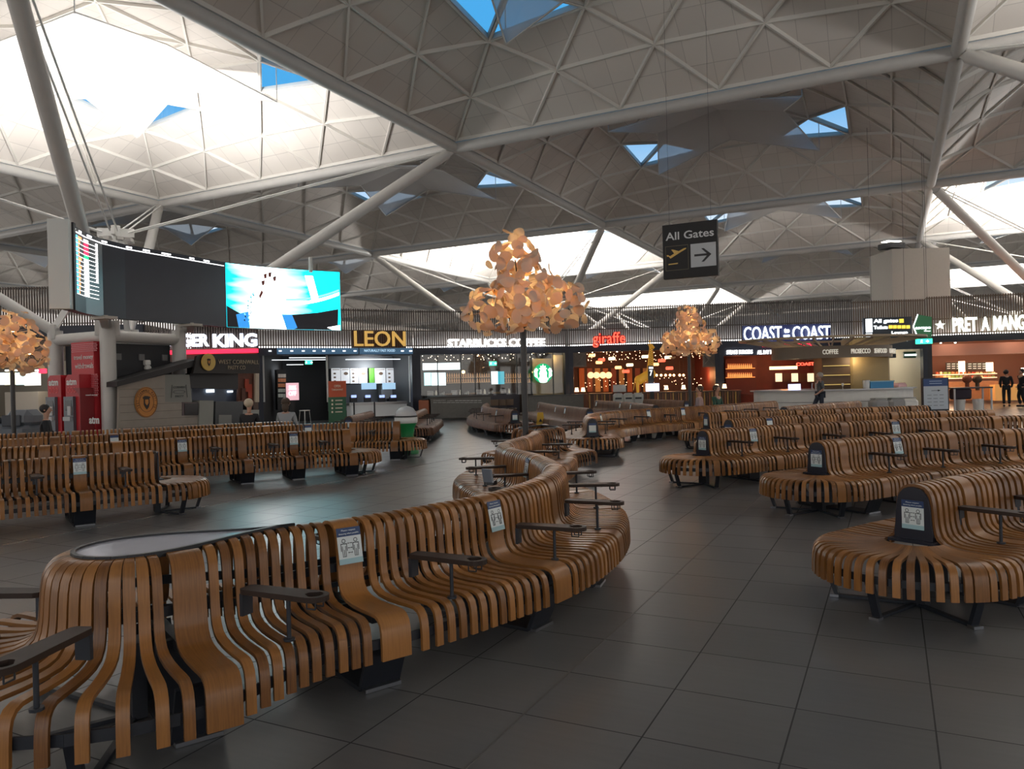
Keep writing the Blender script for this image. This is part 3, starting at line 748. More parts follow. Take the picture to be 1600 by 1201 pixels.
# ================================================================== LEAF LAMPS
def petal_mat():
    m = bpy.data.materials.new('leaf_felt'); m.use_nodes = True; nt = m.node_tree; nt.nodes.clear(); N = nt.nodes.new; L = nt.links.new
    d = N('ShaderNodeBsdfDiffuse'); d.inputs[0].default_value = (0.50, 0.46, 0.40, 1); t = N('ShaderNodeBsdfTranslucent'); t.inputs[0].default_value = (0.85, 0.36, 0.07, 1)
    m1 = N('ShaderNodeMixShader'); m1.inputs[0].default_value = 0.22; o = N('ShaderNodeOutputMaterial')
    L(d.outputs[0], m1.inputs[1]); L(t.outputs[0], m1.inputs[2]); L(m1.outputs[0], o.inputs[0]); return m
PETAL = petal_mat()
BULB = mat('warm_bulb', (1, .75, .4), emit=14, ecol=(1, .62, .25))
def leaf_lamp(x, y, label, clusters, zb=2.5, energy=4.5, n=62, pr=0.115):
    t = thing('leaf_lamp', label, 'lamp', (x, y, 0))
    MB().tube((x, y, 0), (x, y, zb + .5), .052, n=16).lathe((x, y, 0), [(.22, 0), (.22, .012), (.06, .03)], 24).build('pole', mat('lamp_pole', (.02, .017, .016), .4), t)
    br = MB()
    for (dx, dy, z, r) in clusters: br.tube((x, y, zb + .15), (x + dx, y + dy, z), .012, n=6)
    br.build('branch_wire', BLACK, t)
    for (dx, dy, z, r) in clusters:
        c = Vector((x + dx, y + dy, z)); m = MB(); cnt = int(n * (r / .5) ** 2)
        for k in range(cnt):
            zz = 1 - 2 * (k + .5) / cnt; ph = k * 2.39996 + random.uniform(-.25, .25); rr = math.sqrt(max(0, 1 - zz * zz))
            d = Vector((rr * math.cos(ph), rr * math.sin(ph), zz)).normalized()
            nrm = (d + Vector([random.uniform(-.75, .75) for _ in range(3)])).normalized()
            p = c + d * r * random.uniform(.72, 1.08); u = nrm.orthogonal().normalized(); u = Matrix.Rotation(random.uniform(0, 6.28), 3, nrm) @ u; v = nrm.cross(u)
            s = pr * random.uniform(.75, 1.2); vs = [p]; cup = s * random.uniform(.15, .5) * random.choice((1, 1, -1)); fs = []
            for (q, e) in ((.55, .35), (1, 1)):
                for i in range(10):
                    a = 2 * PI * i / 10; vs.append(p + u * (s * q * math.cos(a)) + v * (s * q * .85 * math.sin(a)) + nrm * (cup * e * (.6 + .4 * math.cos(2 * a))))
            for i in range(10):
                j = (i + 1) % 10; fs.append((0, 1 + i, 1 + j)); fs.append((1 + i, 11 + i, 11 + j, 1 + j))
            m.add(vs, fs, 0, True)
            if k % 3 == 0: m.tube(c, p, .003, n=4, mi=1, cap=False)
        m.build('leaf_shade', [PETAL, mat('wire', (.5, .3, .15), .4)], t)
        MB().ball(c, .035, 8).build('bulb', BULB, t)
        l = bpy.data.lights.new('bulb_light', 'POINT'); l.energy = energy * (r / .5) ** 2; l.color = (1, .60, .26); l.shadow_soft_size = .06
        o = bpy.data.objects.new('bulb_light', l); COL.objects.link(o); o.location = c - Vector((x, y, 0)) + Vector((0, 0, .08)); o.parent = t
    return t
CL = [(-.55, -.1, 2.95, .46), (.5, .32, 2.98, .48), (.2, -.48, 2.93, .44), (.0, .05, 3.35, .5), (-.12, 0, 3.8, .42)]
q = wd(819.5, 12.75)
leaf_lamp(q[0], q[1], 'large leaf lamp glowing amber, its pole rising out of the long foreground bench', CL)
q = wd(1077.5, 25.0)
leaf_lamp(q[0], q[1], 'smaller looking leaf lamp in the distance, left below the hanging gates sign', [(-.5, .1, 2.9, .46), (.55, .1, 2.85, .44), (.1, -.45, 2.95, .46), (.05, .1, 3.35, .46), (0, 0, 3.72, .40)], energy=5.5)
q = wd(20, 18.6)
leaf_lamp(q[0], q[1], 'leaf lamp cut by the left edge of the picture', [(-.5, .1, 2.85, .46), (.52, .12, 2.72, .50), (.1, -.45, 2.75, .46), (-.1, .1, 3.3, .48)], energy=4.5)

# ================================================================== FLIGHT BOARD
def arc_pts():
    return [np.array(wd(x, d)) for x, d in ((118, 20.2), (138, 21.2), (165, 22.2), (200, 23.1), (245, 24.05), (300, 25.3), (357, 26.75))], [np.array(wd(x, d)) for x, d in ((357, 26.75), (400, 27.6), (445, 28.35), (490, 29.0), (535, 29.6))]
ZB, ZT = EYE + 2.30, EYE + 4.6
fa, fb = arc_pts()
ft = thing('flight_board', 'long curved flight information screen mounted on the roof column at upper left', 'screen', (fa[3][0], fa[3][1], 0))
SCR = mat('dark_led', (0.016, 0.020, 0.032), 0.35, noise=0.15, nscale=2)
def inw(a, b):
    d = (b - a) / np.linalg.norm(b - a); return np.array([d[1], -d[0]])     # toward the viewer
def panelstrip(mb, pts, z0, z1, off, th, mi=0):
    n = len(pts); nr = []
    for i in range(n):
        a = pts[max(0, i - 1)]; b = pts[min(n - 1, i + 1)]; nr.append(inw(a, b))
    vs = []
    for p, q_ in zip(pts, nr):
        f = p + q_ * off; g_ = p + q_ * (off - th); vs += [(*f, z0), (*f, z1), (*g_, z1), (*g_, z0)]
    fs = []
    for i in range(n - 1):
        for k in range(4): a = i * 4 + k; b = i * 4 + (k + 1) % 4; fs.append((a, b, b + 4, a + 4))
    fs += [(0, 3, 2, 1), tuple(len(vs) - 4 + k for k in range(4))]
    mb.add(vs, fs, mi)
m = MB(); panelstrip(m, fa, ZB, ZT, 0, .25, 0); m.build('dark_screen', SCR, ft)
m = MB(); q0 = fa[0]; d_ = (fa[0] - fa[1]) / np.linalg.norm(fa[0] - fa[1]); n_ = inw(fa[0], fa[1])
m.box((*(q0 + d_ * .08 - n_ * .05), (ZB + ZT) / 2), (.16, .3, ZT - ZB + .04), rz=math.atan2(d_[1], d_[0])); 
m.box((*(q0 + d_ * .28 - n_ * .2), (ZB + ZT) / 2 + .02), (.26, .5, ZT - ZB + .06), rz=math.atan2(d_[1], d_[0]), mi=1)
m.build('end_cabinet', [BLACK, mat('cabinet_grey', (.55, .56, .54), .5)], ft)
# text rows on the left part of the board
def dens(pts, n=60):
    P = np.array(pts); S = np.concatenate([[0], np.cumsum(np.linalg.norm(np.diff(P, axis=0), axis=1))])
    return P, S
Pf, Sf = dens(fa)
def pf(s):
    p = np.array([np.interp(s, Sf, Pf[:, 0]), np.interp(s, Sf, Pf[:, 1])]); a = np.array([np.interp(s - .05, Sf, Pf[:, 0]), np.interp(s - .05, Sf, Pf[:, 1])]); b = np.array([np.interp(s + .05, Sf, Pf[:, 0]), np.interp(s + .05, Sf, Pf[:, 1])])
    t = (b - a) / np.linalg.norm(b - a); return p, t, np.array([t[1], -t[0]])
def led(mb, s0, s1, z0, z1, mi=0, off=.015):
    (a, t0, n0), (b, t1, n1) = pf(s0), pf(s1); a = a + n0 * off; b = b + n1 * off; a2 = a - n0 * .01; b2 = b - n1 * .01
    mb.hexa([(*a, z0), (*b, z0), (*b2, z0), (*a2, z0), (*a, z1), (*b, z1), (*b2, z1), (*a2, z1)], mi)
LED = [mat('led_white', (1, 1, 1), emit=1.5), mat('led_cyan', (.1, .6, 1), emit=1.1), mat('led_orange', (1, .35, .12), emit=1.1), mat('led_crimson', (.9, .02, .1), emit=.9), mat('led_green', (.02, .8, .25), emit=.9)]
Lf = Sf[-1]; m = MB()
k = 0.06
while k < Lf - .15: led(m, k, k + .12, ZT - .155, ZT - .13, 0); k += .12
m.build('heading_rule', LED, ft)
m = MB()
for (s0, w_) in ((.1, .18), (.55, .2), (1.15, .25), (2.0, .22), (3.0, .2), (3.6, .25), (4.3, .35), (5.4, .2), (6.0, .25), (6.7, .35)):
    if s0 < Lf - .4: led(m, s0, min(s0 + w_, Lf - .05), ZT - .10, ZT - .05, 0)
m.build('column_heading', LED, ft)
rows = 14; zz = ZT - .2; dz = .1165; sW = 1.75
for r in range(rows):
    z1 = zz - r * dz; m = MB()
    for s0 in np.arange(.05, sW, .1): led(m, s0, min(s0 + .1, sW), z1 - dz + .004, z1 - dz + .016, 0)
    led(m, .05, .17, z1 - .085, z1 - .03, 0); led(m, .22, .42, z1 - .092, z1 - .02, 1)
    w2 = [.5, .25, .08, .12, .1, .42, .2, .38, .25, .2, .15, .2, .15, .1][r]
    led(m, .48, .48 + w2 * .5, z1 - .092, z1 - .02, 2)
    st = [0, 3, 3, 3, 4, 0, 0, 0, 0, 0, 0, 0, 0, 0][r]
    led(m, .92, 1.2, z1 - .09, z1 - .02, st)
    if r < 10: led(m, 1.62, 1.73, z1 - .09, z1 - .02, 0)
    m.build('flight_row', LED, ft)
# advertising screen at the right end: bright picture of pale shapes on turquoise (plain generic stand-in for the advert)
ad = thing('advert_screen', 'bright turquoise and white advertising screen joined to the right end of the flight board', 'screen', (fb[2][0], fb[2][1], 0))
Pb, Sb = dens(fb)
def admat():
    m = bpy.data.materials.new('advert_picture'); m.use_nodes = True; nt = m.node_tree; b = nt.nodes['Principled BSDF']; N = nt.nodes.new; L = nt.links.new
    uv = N('ShaderNodeUVMap'); mp = N('ShaderNodeMapping'); mp.inputs['Scale'].default_value = (1.4, 4.5, 1); mp.inputs['Rotation'].default_value = (0, 0, .25); L(uv.outputs[0], mp.inputs[0])
    n = N('ShaderNodeTexNoise'); n.inputs['Scale'].default_value = 1.3; n.inputs['Detail'].default_value = 2; L(mp.outputs[0], n.inputs['Vector'])
    sp = N('ShaderNodeSeparateXYZ'); L(uv.outputs[0], sp.inputs[0])
    # white glow in the left-middle, turquoise to the right
    s1 = N('ShaderNodeMath'); s1.operation = 'SUBTRACT'; L(sp.outputs['X'], s1.inputs[0]); s1.inputs[1].default_value = .38
    s2 = N('ShaderNodeMath'); s2.operation = 'MULTIPLY'; L(s1.outputs[0], s2.inputs[0]); L(s1.outputs[0], s2.inputs[1])
    s3 = N('ShaderNodeMath'); s3.operation = 'MULTIPLY_ADD'; L(s2.outputs[0], s3.inputs[0]); s3.inputs[1].default_value = -3.2; s3.inputs[2].default_value = .22
    s4 = N('ShaderNodeMath'); s4.operation = 'ADD'; L(s3.outputs[0], s4.inputs[0]); L(n.outputs['Fac'], s4.inputs[1])
    cr = N('ShaderNodeValToRGB'); e = cr.color_ramp.elements; e[0].position = .30; e[0].color = (.0, .55, .66, 1); e[1].position = .78; e[1].color = (1, 1, 1, 1); k = e.new(.55); k.color = (.25, .85, .92, 1)
    L(s4.outputs[0], cr.inputs[0]); L(cr.outputs[0], b.inputs['Emission Color']); b.inputs['Emission Strength'].default_value = 2.6; b.inputs['Base Color'].default_value = (.02, .02, .02, 1)
    return m
ADM = admat()
vs = []; uvs = []; nb = len(fb)
for p, s in zip(fb, Sb):
    vs += [(*p, ZB), (*p, ZT)]; uvs += [(s / Sb[-1], 0), (s / Sb[-1], 1)]
m = MB(); panelstrip(m, fb, ZB - .02, ZT, -.02, .22, 0); m.build('screen_casing', BLACK, ad)
m = MB(); panelstrip(m, fb, ZB, ZT - .02, 0, .015, 0); o = m.build('screen', ADM, ad)
uvl = o.data.uv_layers.new(name='UVMap')
for lp in o.data.loops:
    i = lp.vertex_index; uvl.data[lp.index].uv = (Sb[min(i // 4, nb - 1)] / Sb[-1], 1.0 if (i % 4) in (1, 2) else 0.0)
def adp(s, z, off=.012):
    p = np.array([np.interp(s * Sb[-1], Sb, Pb[:, 0]), np.interp(s * Sb[-1], Sb, Pb[:, 1])]); i = min(int(np.searchsorted(Sb, s * Sb[-1])), nb - 1); i = max(i, 1); n = inw(Pb[i - 1], Pb[i])
    q_ = p + n * off; return (q_[0], q_[1], ZB + z * (ZT - ZB))
def adpoly(mb, pts, off=.012, mi=0):
    # subdivide along the curve so that shapes follow it
    v = [adp(x, y, off) for x, y in pts]; c = adp(np.mean([p[0] for p in pts]), np.mean([p[1] for p in pts]), off)
    mb.add([c] + v, [(0, 1 + i, 1 + (i + 1) % len(v)) for i in range(len(v))], mi)
ADC = [mat('ad_dark', (.02, .02, .03), .5), mat('ad_blue', (.03, .25, .65), emit=.7), mat('ad_white', (1, 1, 1), emit=4), mat('ad_brown', (.25, .06, .05), .6), mat('ad_cyanband', (.25, .75, .85), emit=.9)]
m = MB()
adpoly(m, [(.56, 0), (.97, 0), (.98, .36), (.80, .29), (.62, .25), (.55, .24)], .014, 0)
adpoly(m, [(.0, 0), (.18, 0), (.12, .22), (.0, .33)], .014, 0)
adpoly(m, [(.76, 0), (.99, 0), (.99, .085)], .02, 2)
adpoly(m, [(.50, 0), (.62, 0), (.57, .24), (.48, .24)], .018, 1)
adpoly(m, [(.10, .0), (.20, .0), (.19, .26), (.08, .2)], .018, 1)
m.build('picture_field', ADC, ad)
m = MB()
adpoly(m, [(.20, 0), (.52, 0), (.47, .3), (.44, .58), (.36, .66), (.28, .60), (.22, .35)], .022, 2)      # pale dress
adpoly(m, [(.32, .60), (.42, .60), (.42, .80), (.39, .87), (.34, .87), (.31, .78)], .024, 2)
for (x, y) in ((.31, .76), (.33, .87), (.37, .90), (.41, .84)): adpoly(m, [(x, y), (x + .03, y + .02), (x + .025, y - .06), (x + .005, y - .07)], .028, 3)
adpoly(m, [(.285, .52), (.31, .62), (.325, .58), (.295, .47)], .028, 3)
adpoly(m, [(.69, .90), (.76, .90), (.81, .5), (.75, .48)], .02, 2)
m.build('picture_figure', ADC, ad)
m = MB()
for a in range(14):
    x0 = .52 + .47 * a / 14; x1 = .52 + .47 * (a + 1) / 14; f = lambda x: .40 + .9 * (x - .52) ** 2
    adpoly(m, [(x0, f(x0)), (x1, f(x1)), (x1, f(x1) + .05), (x0, f(x0) + .05)], .018, 2); adpoly(m, [(x0, f(x0) + .07), (x1, f(x1) + .07), (x1, f(x1) + .10), (x0, f(x0) + .10)], .018, 4)
for k in range(26):
    x = .14 + random.uniform(-.03, .05) + .1 * (k / 26); y = .08 + .5 * k / 26; adpoly(m, [(x, y), (x + .012, y + .02), (x + .016, y - .02)], .026, [1, 4, 0][k % 3])
m.build('picture_band', ADC, ad)
for (t_, c_) in ((fa[2], (TREES[0][0] + 1.7, TREES[0][1] - 1.7)), (fa[5], (TREES[0][0] + 1.7, TREES[0][1] + 1.7))):
    m = MB(); m.bar((t_[0], t_[1], ZB - .02), (c_[0], c_[1], 3.95), .22, .14); m.box((t_[0], t_[1], ZB - .04), (.7, .4, .08)); m.build('mounting_bracket', mat('bracket_tan', (.42, .38, .33), .5), ft)
m = MB(); p = fb[3]; m.tube((p[0], p[1], ZT - .1), (p[0], p[1], zat(481, 402, 29)), .08, n=10); m.build('hanger', STEELW, ad)

# ================================================================== HANGING GATE SIGN
def flat(P, ax, nrm):
    """returns drawing helpers on a vertical plane: (u along ax, v up, w proud)"""
    P = np.array(P, float); ax = np.array(ax, float); nrm = np.array(nrm, float)
    def W3(u, v, w=0): return P + ax * u + np.array([0, 0, v]) + nrm * w
    def rect(mb, u0, v0, u1, v1, w0, w1, mi=0):
        return mb.hexa([W3(u0, v0, w1), W3(u1, v0, w1), W3(u1, v0, w0), W3(u0, v0, w0), W3(u0, v1, w1), W3(u1, v1, w1), W3(u1, v1, w0), W3(u0, v1, w0)], mi)
    def poly(mb, pts, w0, w1, mi=0):
        return mb.prism([W3(u, v, w0) for u, v in pts], nrm * (w1 - w0), mi)
    def text(mb, s, u, v, wd_, h, w=0, th=.01, mi=0, thick=0): return text_on(mb, s, W3(u, v, w), ax, (0, 0, 1), nrm, wd_, h, th, mi, thick)
    return W3, rect, poly, text
sp = wd(1083, 17.5); zc = zat(1083, 390, 17.5); SW, SH = 1.27, 1.27
gs = thing('gate_sign', 'black hanging sign reading All Gates with a yellow plane and an arrow to the right', 'sign', (sp[0], sp[1], zc - SH / 2))
W3, rect, poly, text = flat((sp[0] - SW / 2, sp[1], zc - SH / 2), (1, 0, 0), (0, -1, 0))
m = MB(); rect(m, 0, 0, SW, SH, -.14, 0); m.build('sign_box', mat('sign_black', (.004, .0035, .004), .6), gs)
m = MB(); text(m, 'All Gates', .075, .90, 1.12, .185, .002, .006, thick=.012); m.build('lettering', mat('sign_grey_white', (.55, .56, .57), .5), gs)
m = MB(); rect(m, .655, .22, 1.235, .76, .0, .008); m.build('arrow_field', mat('arrow_field', (.42, .44, .46), .5), gs)
m = MB(); rect(m, .74, .465, 1.06, .515, .008, .014); poly(m, [(.90, .64), (.96, .64), (1.13, .49), (.96, .33), (.90, .33), (1.05, .49)], .008, .014); m.build('arrow', INK, gs)
m = MB()
for (a, b, c, d) in ((.06, .19, .60, .20), (.06, .755, .60, .765), (.06, .19, .068, .765), (.592, .19, .60, .765)): rect(m, a, b, c, d, .0, .005)
m.build('pictogram_border', mat('border_line', (.12, .10, .06), .5), gs)
m = MB(); Y_ = mat('sign_yellow', (.62, .40, .10), .5)
poly(m, [(.10, .52), (.13, .53), (.18, .475), (.50, .64), (.55, .665), (.555, .69), (.50, .685), (.38, .63), (.24, .68), (.20, .68), (.27, .585), (.17, .53), (.125, .56), (.09, .56)], .004, .012)
poly(m, [(.13, .325), (.35, .335), (.35, .36), (.13, .35)], .004, .012); m.build('plane_pictogram', Y_, gs)
m = MB()
for u in (.15, SW - .15): m.tube(W3(u, SH, -.07), W3(u, 13.3 - zc + SH / 2, -.07), .003, n=5)
m.build('suspension_cable', DARK, gs)
# ================================================================== SHOP FRONTS
ZF0, ZF1, ZMID, ZTOP = 3.25, 3.60, 4.42, 5.48
SLAT = mat('screen_slat', (0.085, 0.062, 0.05), 0.5, noise=0.1)
SLATW = mat('screen_slat_warm', (0.16, 0.105, 0.07), 0.5, noise=0.1)
BACKP = mat('pale_backing', (0.6, 0.59, 0.58), 0.7)
DWALL = mat('dark_interior', (0.030, 0.026, 0.024), 0.7, noise=0.2, nscale=2)
class Shop:
    def __init__(s, name, label, px0, d0, px1, d1, depth=5.0, cat='shopfront'):
        s.a = np.array(wd(px0, d0)); s.b = np.array(wd(px1, d1)); v = s.b - s.a; s.w = np.linalg.norm(v); s.ax = np.array([*(v / s.w), 0.0]); s.nr = np.array([s.ax[1], -s.ax[0], 0.0])
        s.dep = depth; s.t = thing(name, label, cat, (*((s.a + s.b) / 2), 0)) if name else None
    def P(s, u, z, off=0): return np.array([*s.a, 0]) + s.ax * u + np.array([0, 0, z]) - s.nr * off
    def uz(s, px, py, off=0):
        q = onplane(px, py, s.P(0, 0, off), s.nr); return (q - s.P(0, 0, off)) @ s.ax, q[2]
    def box(s, mb, u0, z0, u1, z1, off0, off1, mi=0):
        c = [s.P(u, z, o) for z in (z0, z1) for (u, o) in ((u0, off0), (u1, off0), (u1, off1), (u0, off1))]
        return mb.hexa(c, mi)
    def px(s, mb, x0, y0, x1, y1, off=0, th=.06, mi=0):
        """box whose front face covers the measured pixels at distance `off` behind the shop line"""
        ym = (y0 + y1) / 2; u0, _ = s.uz(x0, ym, off); u1, _ = s.uz(x1, ym, off); xm = (x0 + x1) / 2; _, z1 = s.uz(xm, y0, off); _, z0 = s.uz(xm, y1, off)
        s.box(mb, u0, max(z0, .0), u1, z1, off, off + th, mi); return u0, max(z0, 0), u1, z1
    def text(s, mb, txt, x0, y0, x1, y1, off=0, th=.05, mi=0, thick=0.0):
        ym = (y0 + y1) / 2; u0, _ = s.uz(x0, ym, off); u1, _ = s.uz(x1, ym, off); _, z1 = s.uz((x0 + x1) / 2, y0, off); _, z0 = s.uz((x0 + x1) / 2, y1, off)
        text_on(mb, txt, s.P(u0, z0, off), s.ax, (0, 0, 1), s.nr, u1 - u0, z1 - z0, th, mi, thick)
    def shell(s, wall=DWALL, floorlit=None, band=NAVY, slat=SLAT, zt=ZTOP, lower=True, z1=ZF1, z0=ZF0, ceil=None, pillars=True, side=True):
        D = s.dep; t = s.t
        m = MB(); s.box(m, 0, 0, s.w, z1, D, D + .12); m.build('rear_wall', wall, t)
        if side:
            for u in (0.0, s.w - .1):
                m = MB(); s.box(m, u, 0, u + .1, z1, .25, D); m.build('side_wall', wall, t)
        m = MB(); s.box(m, 0, z1 - .08, s.w, z1, .05, D); m.build('shop_ceiling', ceil or wall, t)
        m = MB(); s.box(m, 0, z0, s.w, z1, -.02, .22); m.build('fascia_band', band, t)
        if pillars:
            for u in (0.0, s.w - .22):
                m = MB(); s.box(m, u, 0, u + .22, z0, 0, .3); m.build('pillar', band, t)
        m = MB(); n = int(s.w / .112)
        for i in range(n):
            u = (i + .5) * s.w / n; s.box(m, u - .026, z1, u + .026, zt, 0, .07)
        for z in (z1 + .08, ZMID, zt - .10): s.box(m, 0, z, s.w, z + .05, .07, .11)
        m.build('slatted_screen', slat, t)
        if lower:
            m = MB(); s.box(m, 0, z1 + .1, s.w, ZMID + .02, .55, .6); m.build('screen_backing', BACKP, t)
            m = MB(); s.box(m, .1, z1 + .02, s.w - .1, z1 + .07, .22, .30); m.build('added_glow_strip', mat('added_glow_strip', (1, .98, .95), emit=4.5), t)  # added glowing strip, hidden behind the slats to brighten the backing
    def light(s, u, z, off, e, col=(1, .8, .55), r=.25):
        l = bpy.data.lights.new('shop_light', 'POINT'); l.energy = e; l.color = col; l.shadow_soft_size = r
        o = bpy.data.objects.new('shop_light', l); COL.objects.link(o); p = s.P(u, z, off); o.location = p
    def spots(s, n, offs, z, r=.03, m_=None, name='downlight'):
        for i in range(n):
            mb = MB(); p = s.P((i + .5) * s.w / n + random.uniform(-.2, .2), z, random.uniform(*offs)); mb.lathe((p[0], p[1], p[2] - .05), [(r, 0), (r, .05)], 8); mb.build(name, m_ or BULBW, s.t)
BULBW = mat('lamp_white', (1, .95, .85), emit=7)
BULBA = mat('lamp_amber', (1, .6, .25), emit=5, ecol=(1, .5, .18))
REDL = mat('red_glow', (1, .02, .04), emit=1.6, ecol=(1, .015, .05))
NEONB = mat('neon_bluewhite', (.8, .85, 1), emit=2.2, ecol=(.72, .82, 1))
GRN = mat('exit_green', (.0, .5, .2), emit=1.3, ecol=(.05, .8, .45))
STEEL = mat('counter_steel', (.45, .44, .43), .35, metal=.6)
TAN = mat('tan_board', (.34, .25, .155), .5, noise=.1)
CREAM = mat('cream_front', (.62, .60, .56), .5)
random.seed(3)

# --- far left unit with burger menus
s0 = Shop('shopfront', 'fast food counter at far left with bright menu screens', -90, 33, 226, 33.5)
s0.shell(wall=mat('beige_wall', (.30, .27, .24), .7), zt=6.5, z1=4.75, z0=4.3, lower=False, slat=SLAT, pillars=False)
m = MB(); s0.box(m, 0, 3.2, s0.w, 4.3, .1, .2); m.build('header_panel', mat('brown_header', (.10, .07, .055), .6), s0.t)
for i, (a, b) in enumerate(((-60, -34), (-32, -4), (-1, 6), (7, 24), (25, 37))):
    m = MB(); s0.px(m, a, 582, b, 601, 2.0, .06); m.build('menu_screen', [mat('menu_cream', (.9, .85, .6), emit=.9), mat('menu_cyan', (.5, .8, .85), emit=.9), mat('menu_sky', (.7, .85, .95), emit=.9)][i % 3], s0.t)
m = MB(); s0.px(m, 38, 581, 62, 602, 2.0, .1); m.build('menu_screen', mat('menu_plain', (.85, .84, .8), emit=.8), s0.t)
m = MB(); s0.px(m, 8, 577.5, 30, 579.5, 1.8, .06); s0.px(m, 42, 577.5, 60, 579.5, 1.8, .06); m.build('strip_light', BULBW, s0.t)
m = MB(); s0.px(m, 60, 576, 72, 583, 1.7, .06); s0.px(m, 96, 545, 106, 552, .3, .06); m.build('red_sign', REDL, s0.t)
m = MB(); s0.px(m, 8, 612, 60, 660, 1.5, .8); m.build('service_counter', mat('beige_counter', (.4, .36, .31), .5), s0.t)
s0.light(4, 3.0, 1.0, 60, (1, .9, .75)); s0.light(8, 3.0, 2.2, 40, (1, .9, .75))

# --- burger shop
s1 = Shop('shopfront', 'burger restaurant front with white letters over a red light strip', 226, 33.6, 403, 34)
s1.shell(band=mat('brown_band', (.11, .075, .06), .55), slat=SLAT, z1=3.62, z0=3.05, lower=False)
m = MB(); s1.px(m, 300, 505, 403, 545, .10, .06); m.build('screen_backing', mat('brown_back', (.10, .075, .065), .6), s1.t)
m = MB(); s1.text(m, 'BURGER', 240, 522, 327, 542, -.06, .08, thick=.035); s1.text(m, 'KING', 333, 521, 402, 542, -.06, .08, thick=.035); m.build('lettering', NEONB, s1.t)
m = MB(); s1.px(m, 226, 546.5, 403, 552.5, -.1, .07); m.build('red_light_strip', REDL, s1.t)
s1.light(4, 2.6, 2.5, 12)

# --- naturally fast food unit
s2 = Shop('shopfront', 'dark fast food shop front under gold letters reading LEON', 403, 34, 651, 37.6)
s2.shell(wall=mat('charcoal_wall', (.022, .022, .024), .7), band=NAVY)
GOLD = mat('gold_letter', (.75, .46, .12), .4, emit=.25, ecol=(1, .6, .15))
m = MB(); s2.px(m, 551, 516, 634, 543, .02, .08); m.build('letter_shadow_box', mat('oxblood', (.05, .015, .012), .6), s2.t)
m = MB(); s2.text(m, 'LEON', 553, 517, 633, 541, -.1, .1, thick=.008); m.build('lettering', GOLD, s2.t)
m = MB(); s2.px(m, 433, 543.5, 560, 553, -.06, .05); s2.px(m, 562, 543.5, 645, 553, -.06, .05, 0); m.build('lit_band', mat('teal_band', (.03, .06, .10), .5, emit=.25, ecol=(.08, .2, .35)), s2.t)
m = MB(); s2.text(m, 'NATURALLY FAST FOOD', 569, 545.5, 617, 549.5, -.08, .02); m.build('small_lettering', mat('band_text', (.5, .7, .85), emit=.5), s2.t)
m = MB()
for x in (422, 438, 456, 474, 491, 506, 521, 538, 555, 629, 642): s2.px(m, x - 2.2, 547, x + 2.2, 549.2, -.09, .03)
m.build('band_icon', mat('icon_white', (.8, .85, .9), emit=.9), s2.t)
WHT = mat('white_frame', (.62, .62, .6), .5)
for a, b in ((411, 413.5), (510.5, 513)):
    m = MB(); s2.px(m, a, 555, b, 628, .35, .1); m.build('door_post', WHT, s2.t)
m = MB(); s2.px(m, 640, 556, 652, 628, .35, .1); m.build('white_panel', WHT, s2.t)
m = MB(); s2.px(m, 642, 580, 648, 618, .3, .03); m.build('red_emblem', mat('dull_red', (.35, .06, .04), .5), s2.t)
m = MB(); s2.px(m, 514, 556, 640, 575, 3.2, .3); m.build('bulkhead', mat('grey_bulkhead', (.16, .16, .16), .7), s2.t)
m = MB(); s2.px(m, 514, 600, 640, 640, 4.3, .3); m.build('tiled_wall', mat('blue_grey_tiles', (.14, .15, .17), .5), s2.t)
mb_ = thing('menu_board', 'row of pale printed menu panels and one green panel on the wall behind the counter', 'menu board', tuple(s2.P(5, 0, 3)))
pics = mat('menu_food', (.16, .10, .06), .6)
for i, (a, b) in enumerate(((518, 532), (533, 546.5), (547.5, 560), (561, 574), (577, 585), (586, 602.5), (604, 616), (617, 630))):
    m = MB(); u0, z0, u1, z1 = s2.px(m, a, 575, b, 599, 3.1, .05); o = m.build('menu_panel', mat('menu_green', (.08, .25, .03), .5, emit=.25, ecol=(.15, .5, .05)) if i == 4 else mat('menu_pale', (.6, .6, .6), .5, emit=.28, ecol=(.8, .82, .85)), mb_)
    if i != 4:
        g_ = MB()
        for k in range(3 if i in (0, 2, 6) else 1):
            uc = u0 + (u1 - u0) * (.35 if i in (0, 2, 6) else .55); zc_ = z1 - (z1 - z0) * (.35 + .25 * k); r_ = .07 if i in (0, 2, 6) else .12
            g_.prism([s2.P(uc + r_ * math.cos(q), zc_ + r_ * .7 * math.sin(q), 3.09) for q in np.linspace(0, 2 * PI, 9)[:-1]], s2.nr * .01)
        s2.box(g_, u0 + .05, z1 - .09, u1 - .05, z1 - .06, 3.08, 3.095); g_.build('food_picture', pics, o)
m = MB(); s2.px(m, 452, 558, 510, 559.2, 1.5, .04); s2.px(m, 425, 561.5, 512, 562.5, 2.5, .04); s2.px(m, 540, 560.5, 643, 561.7, 2.0, .04); s2.px(m, 448, 569, 474, 570, 3, .04); m.build('strip_light', mat('strip_dim', (.9, .95, 1), emit=1.0), s2.t)
ex = Shop(None, '', 403, 34, 651, 37.6)
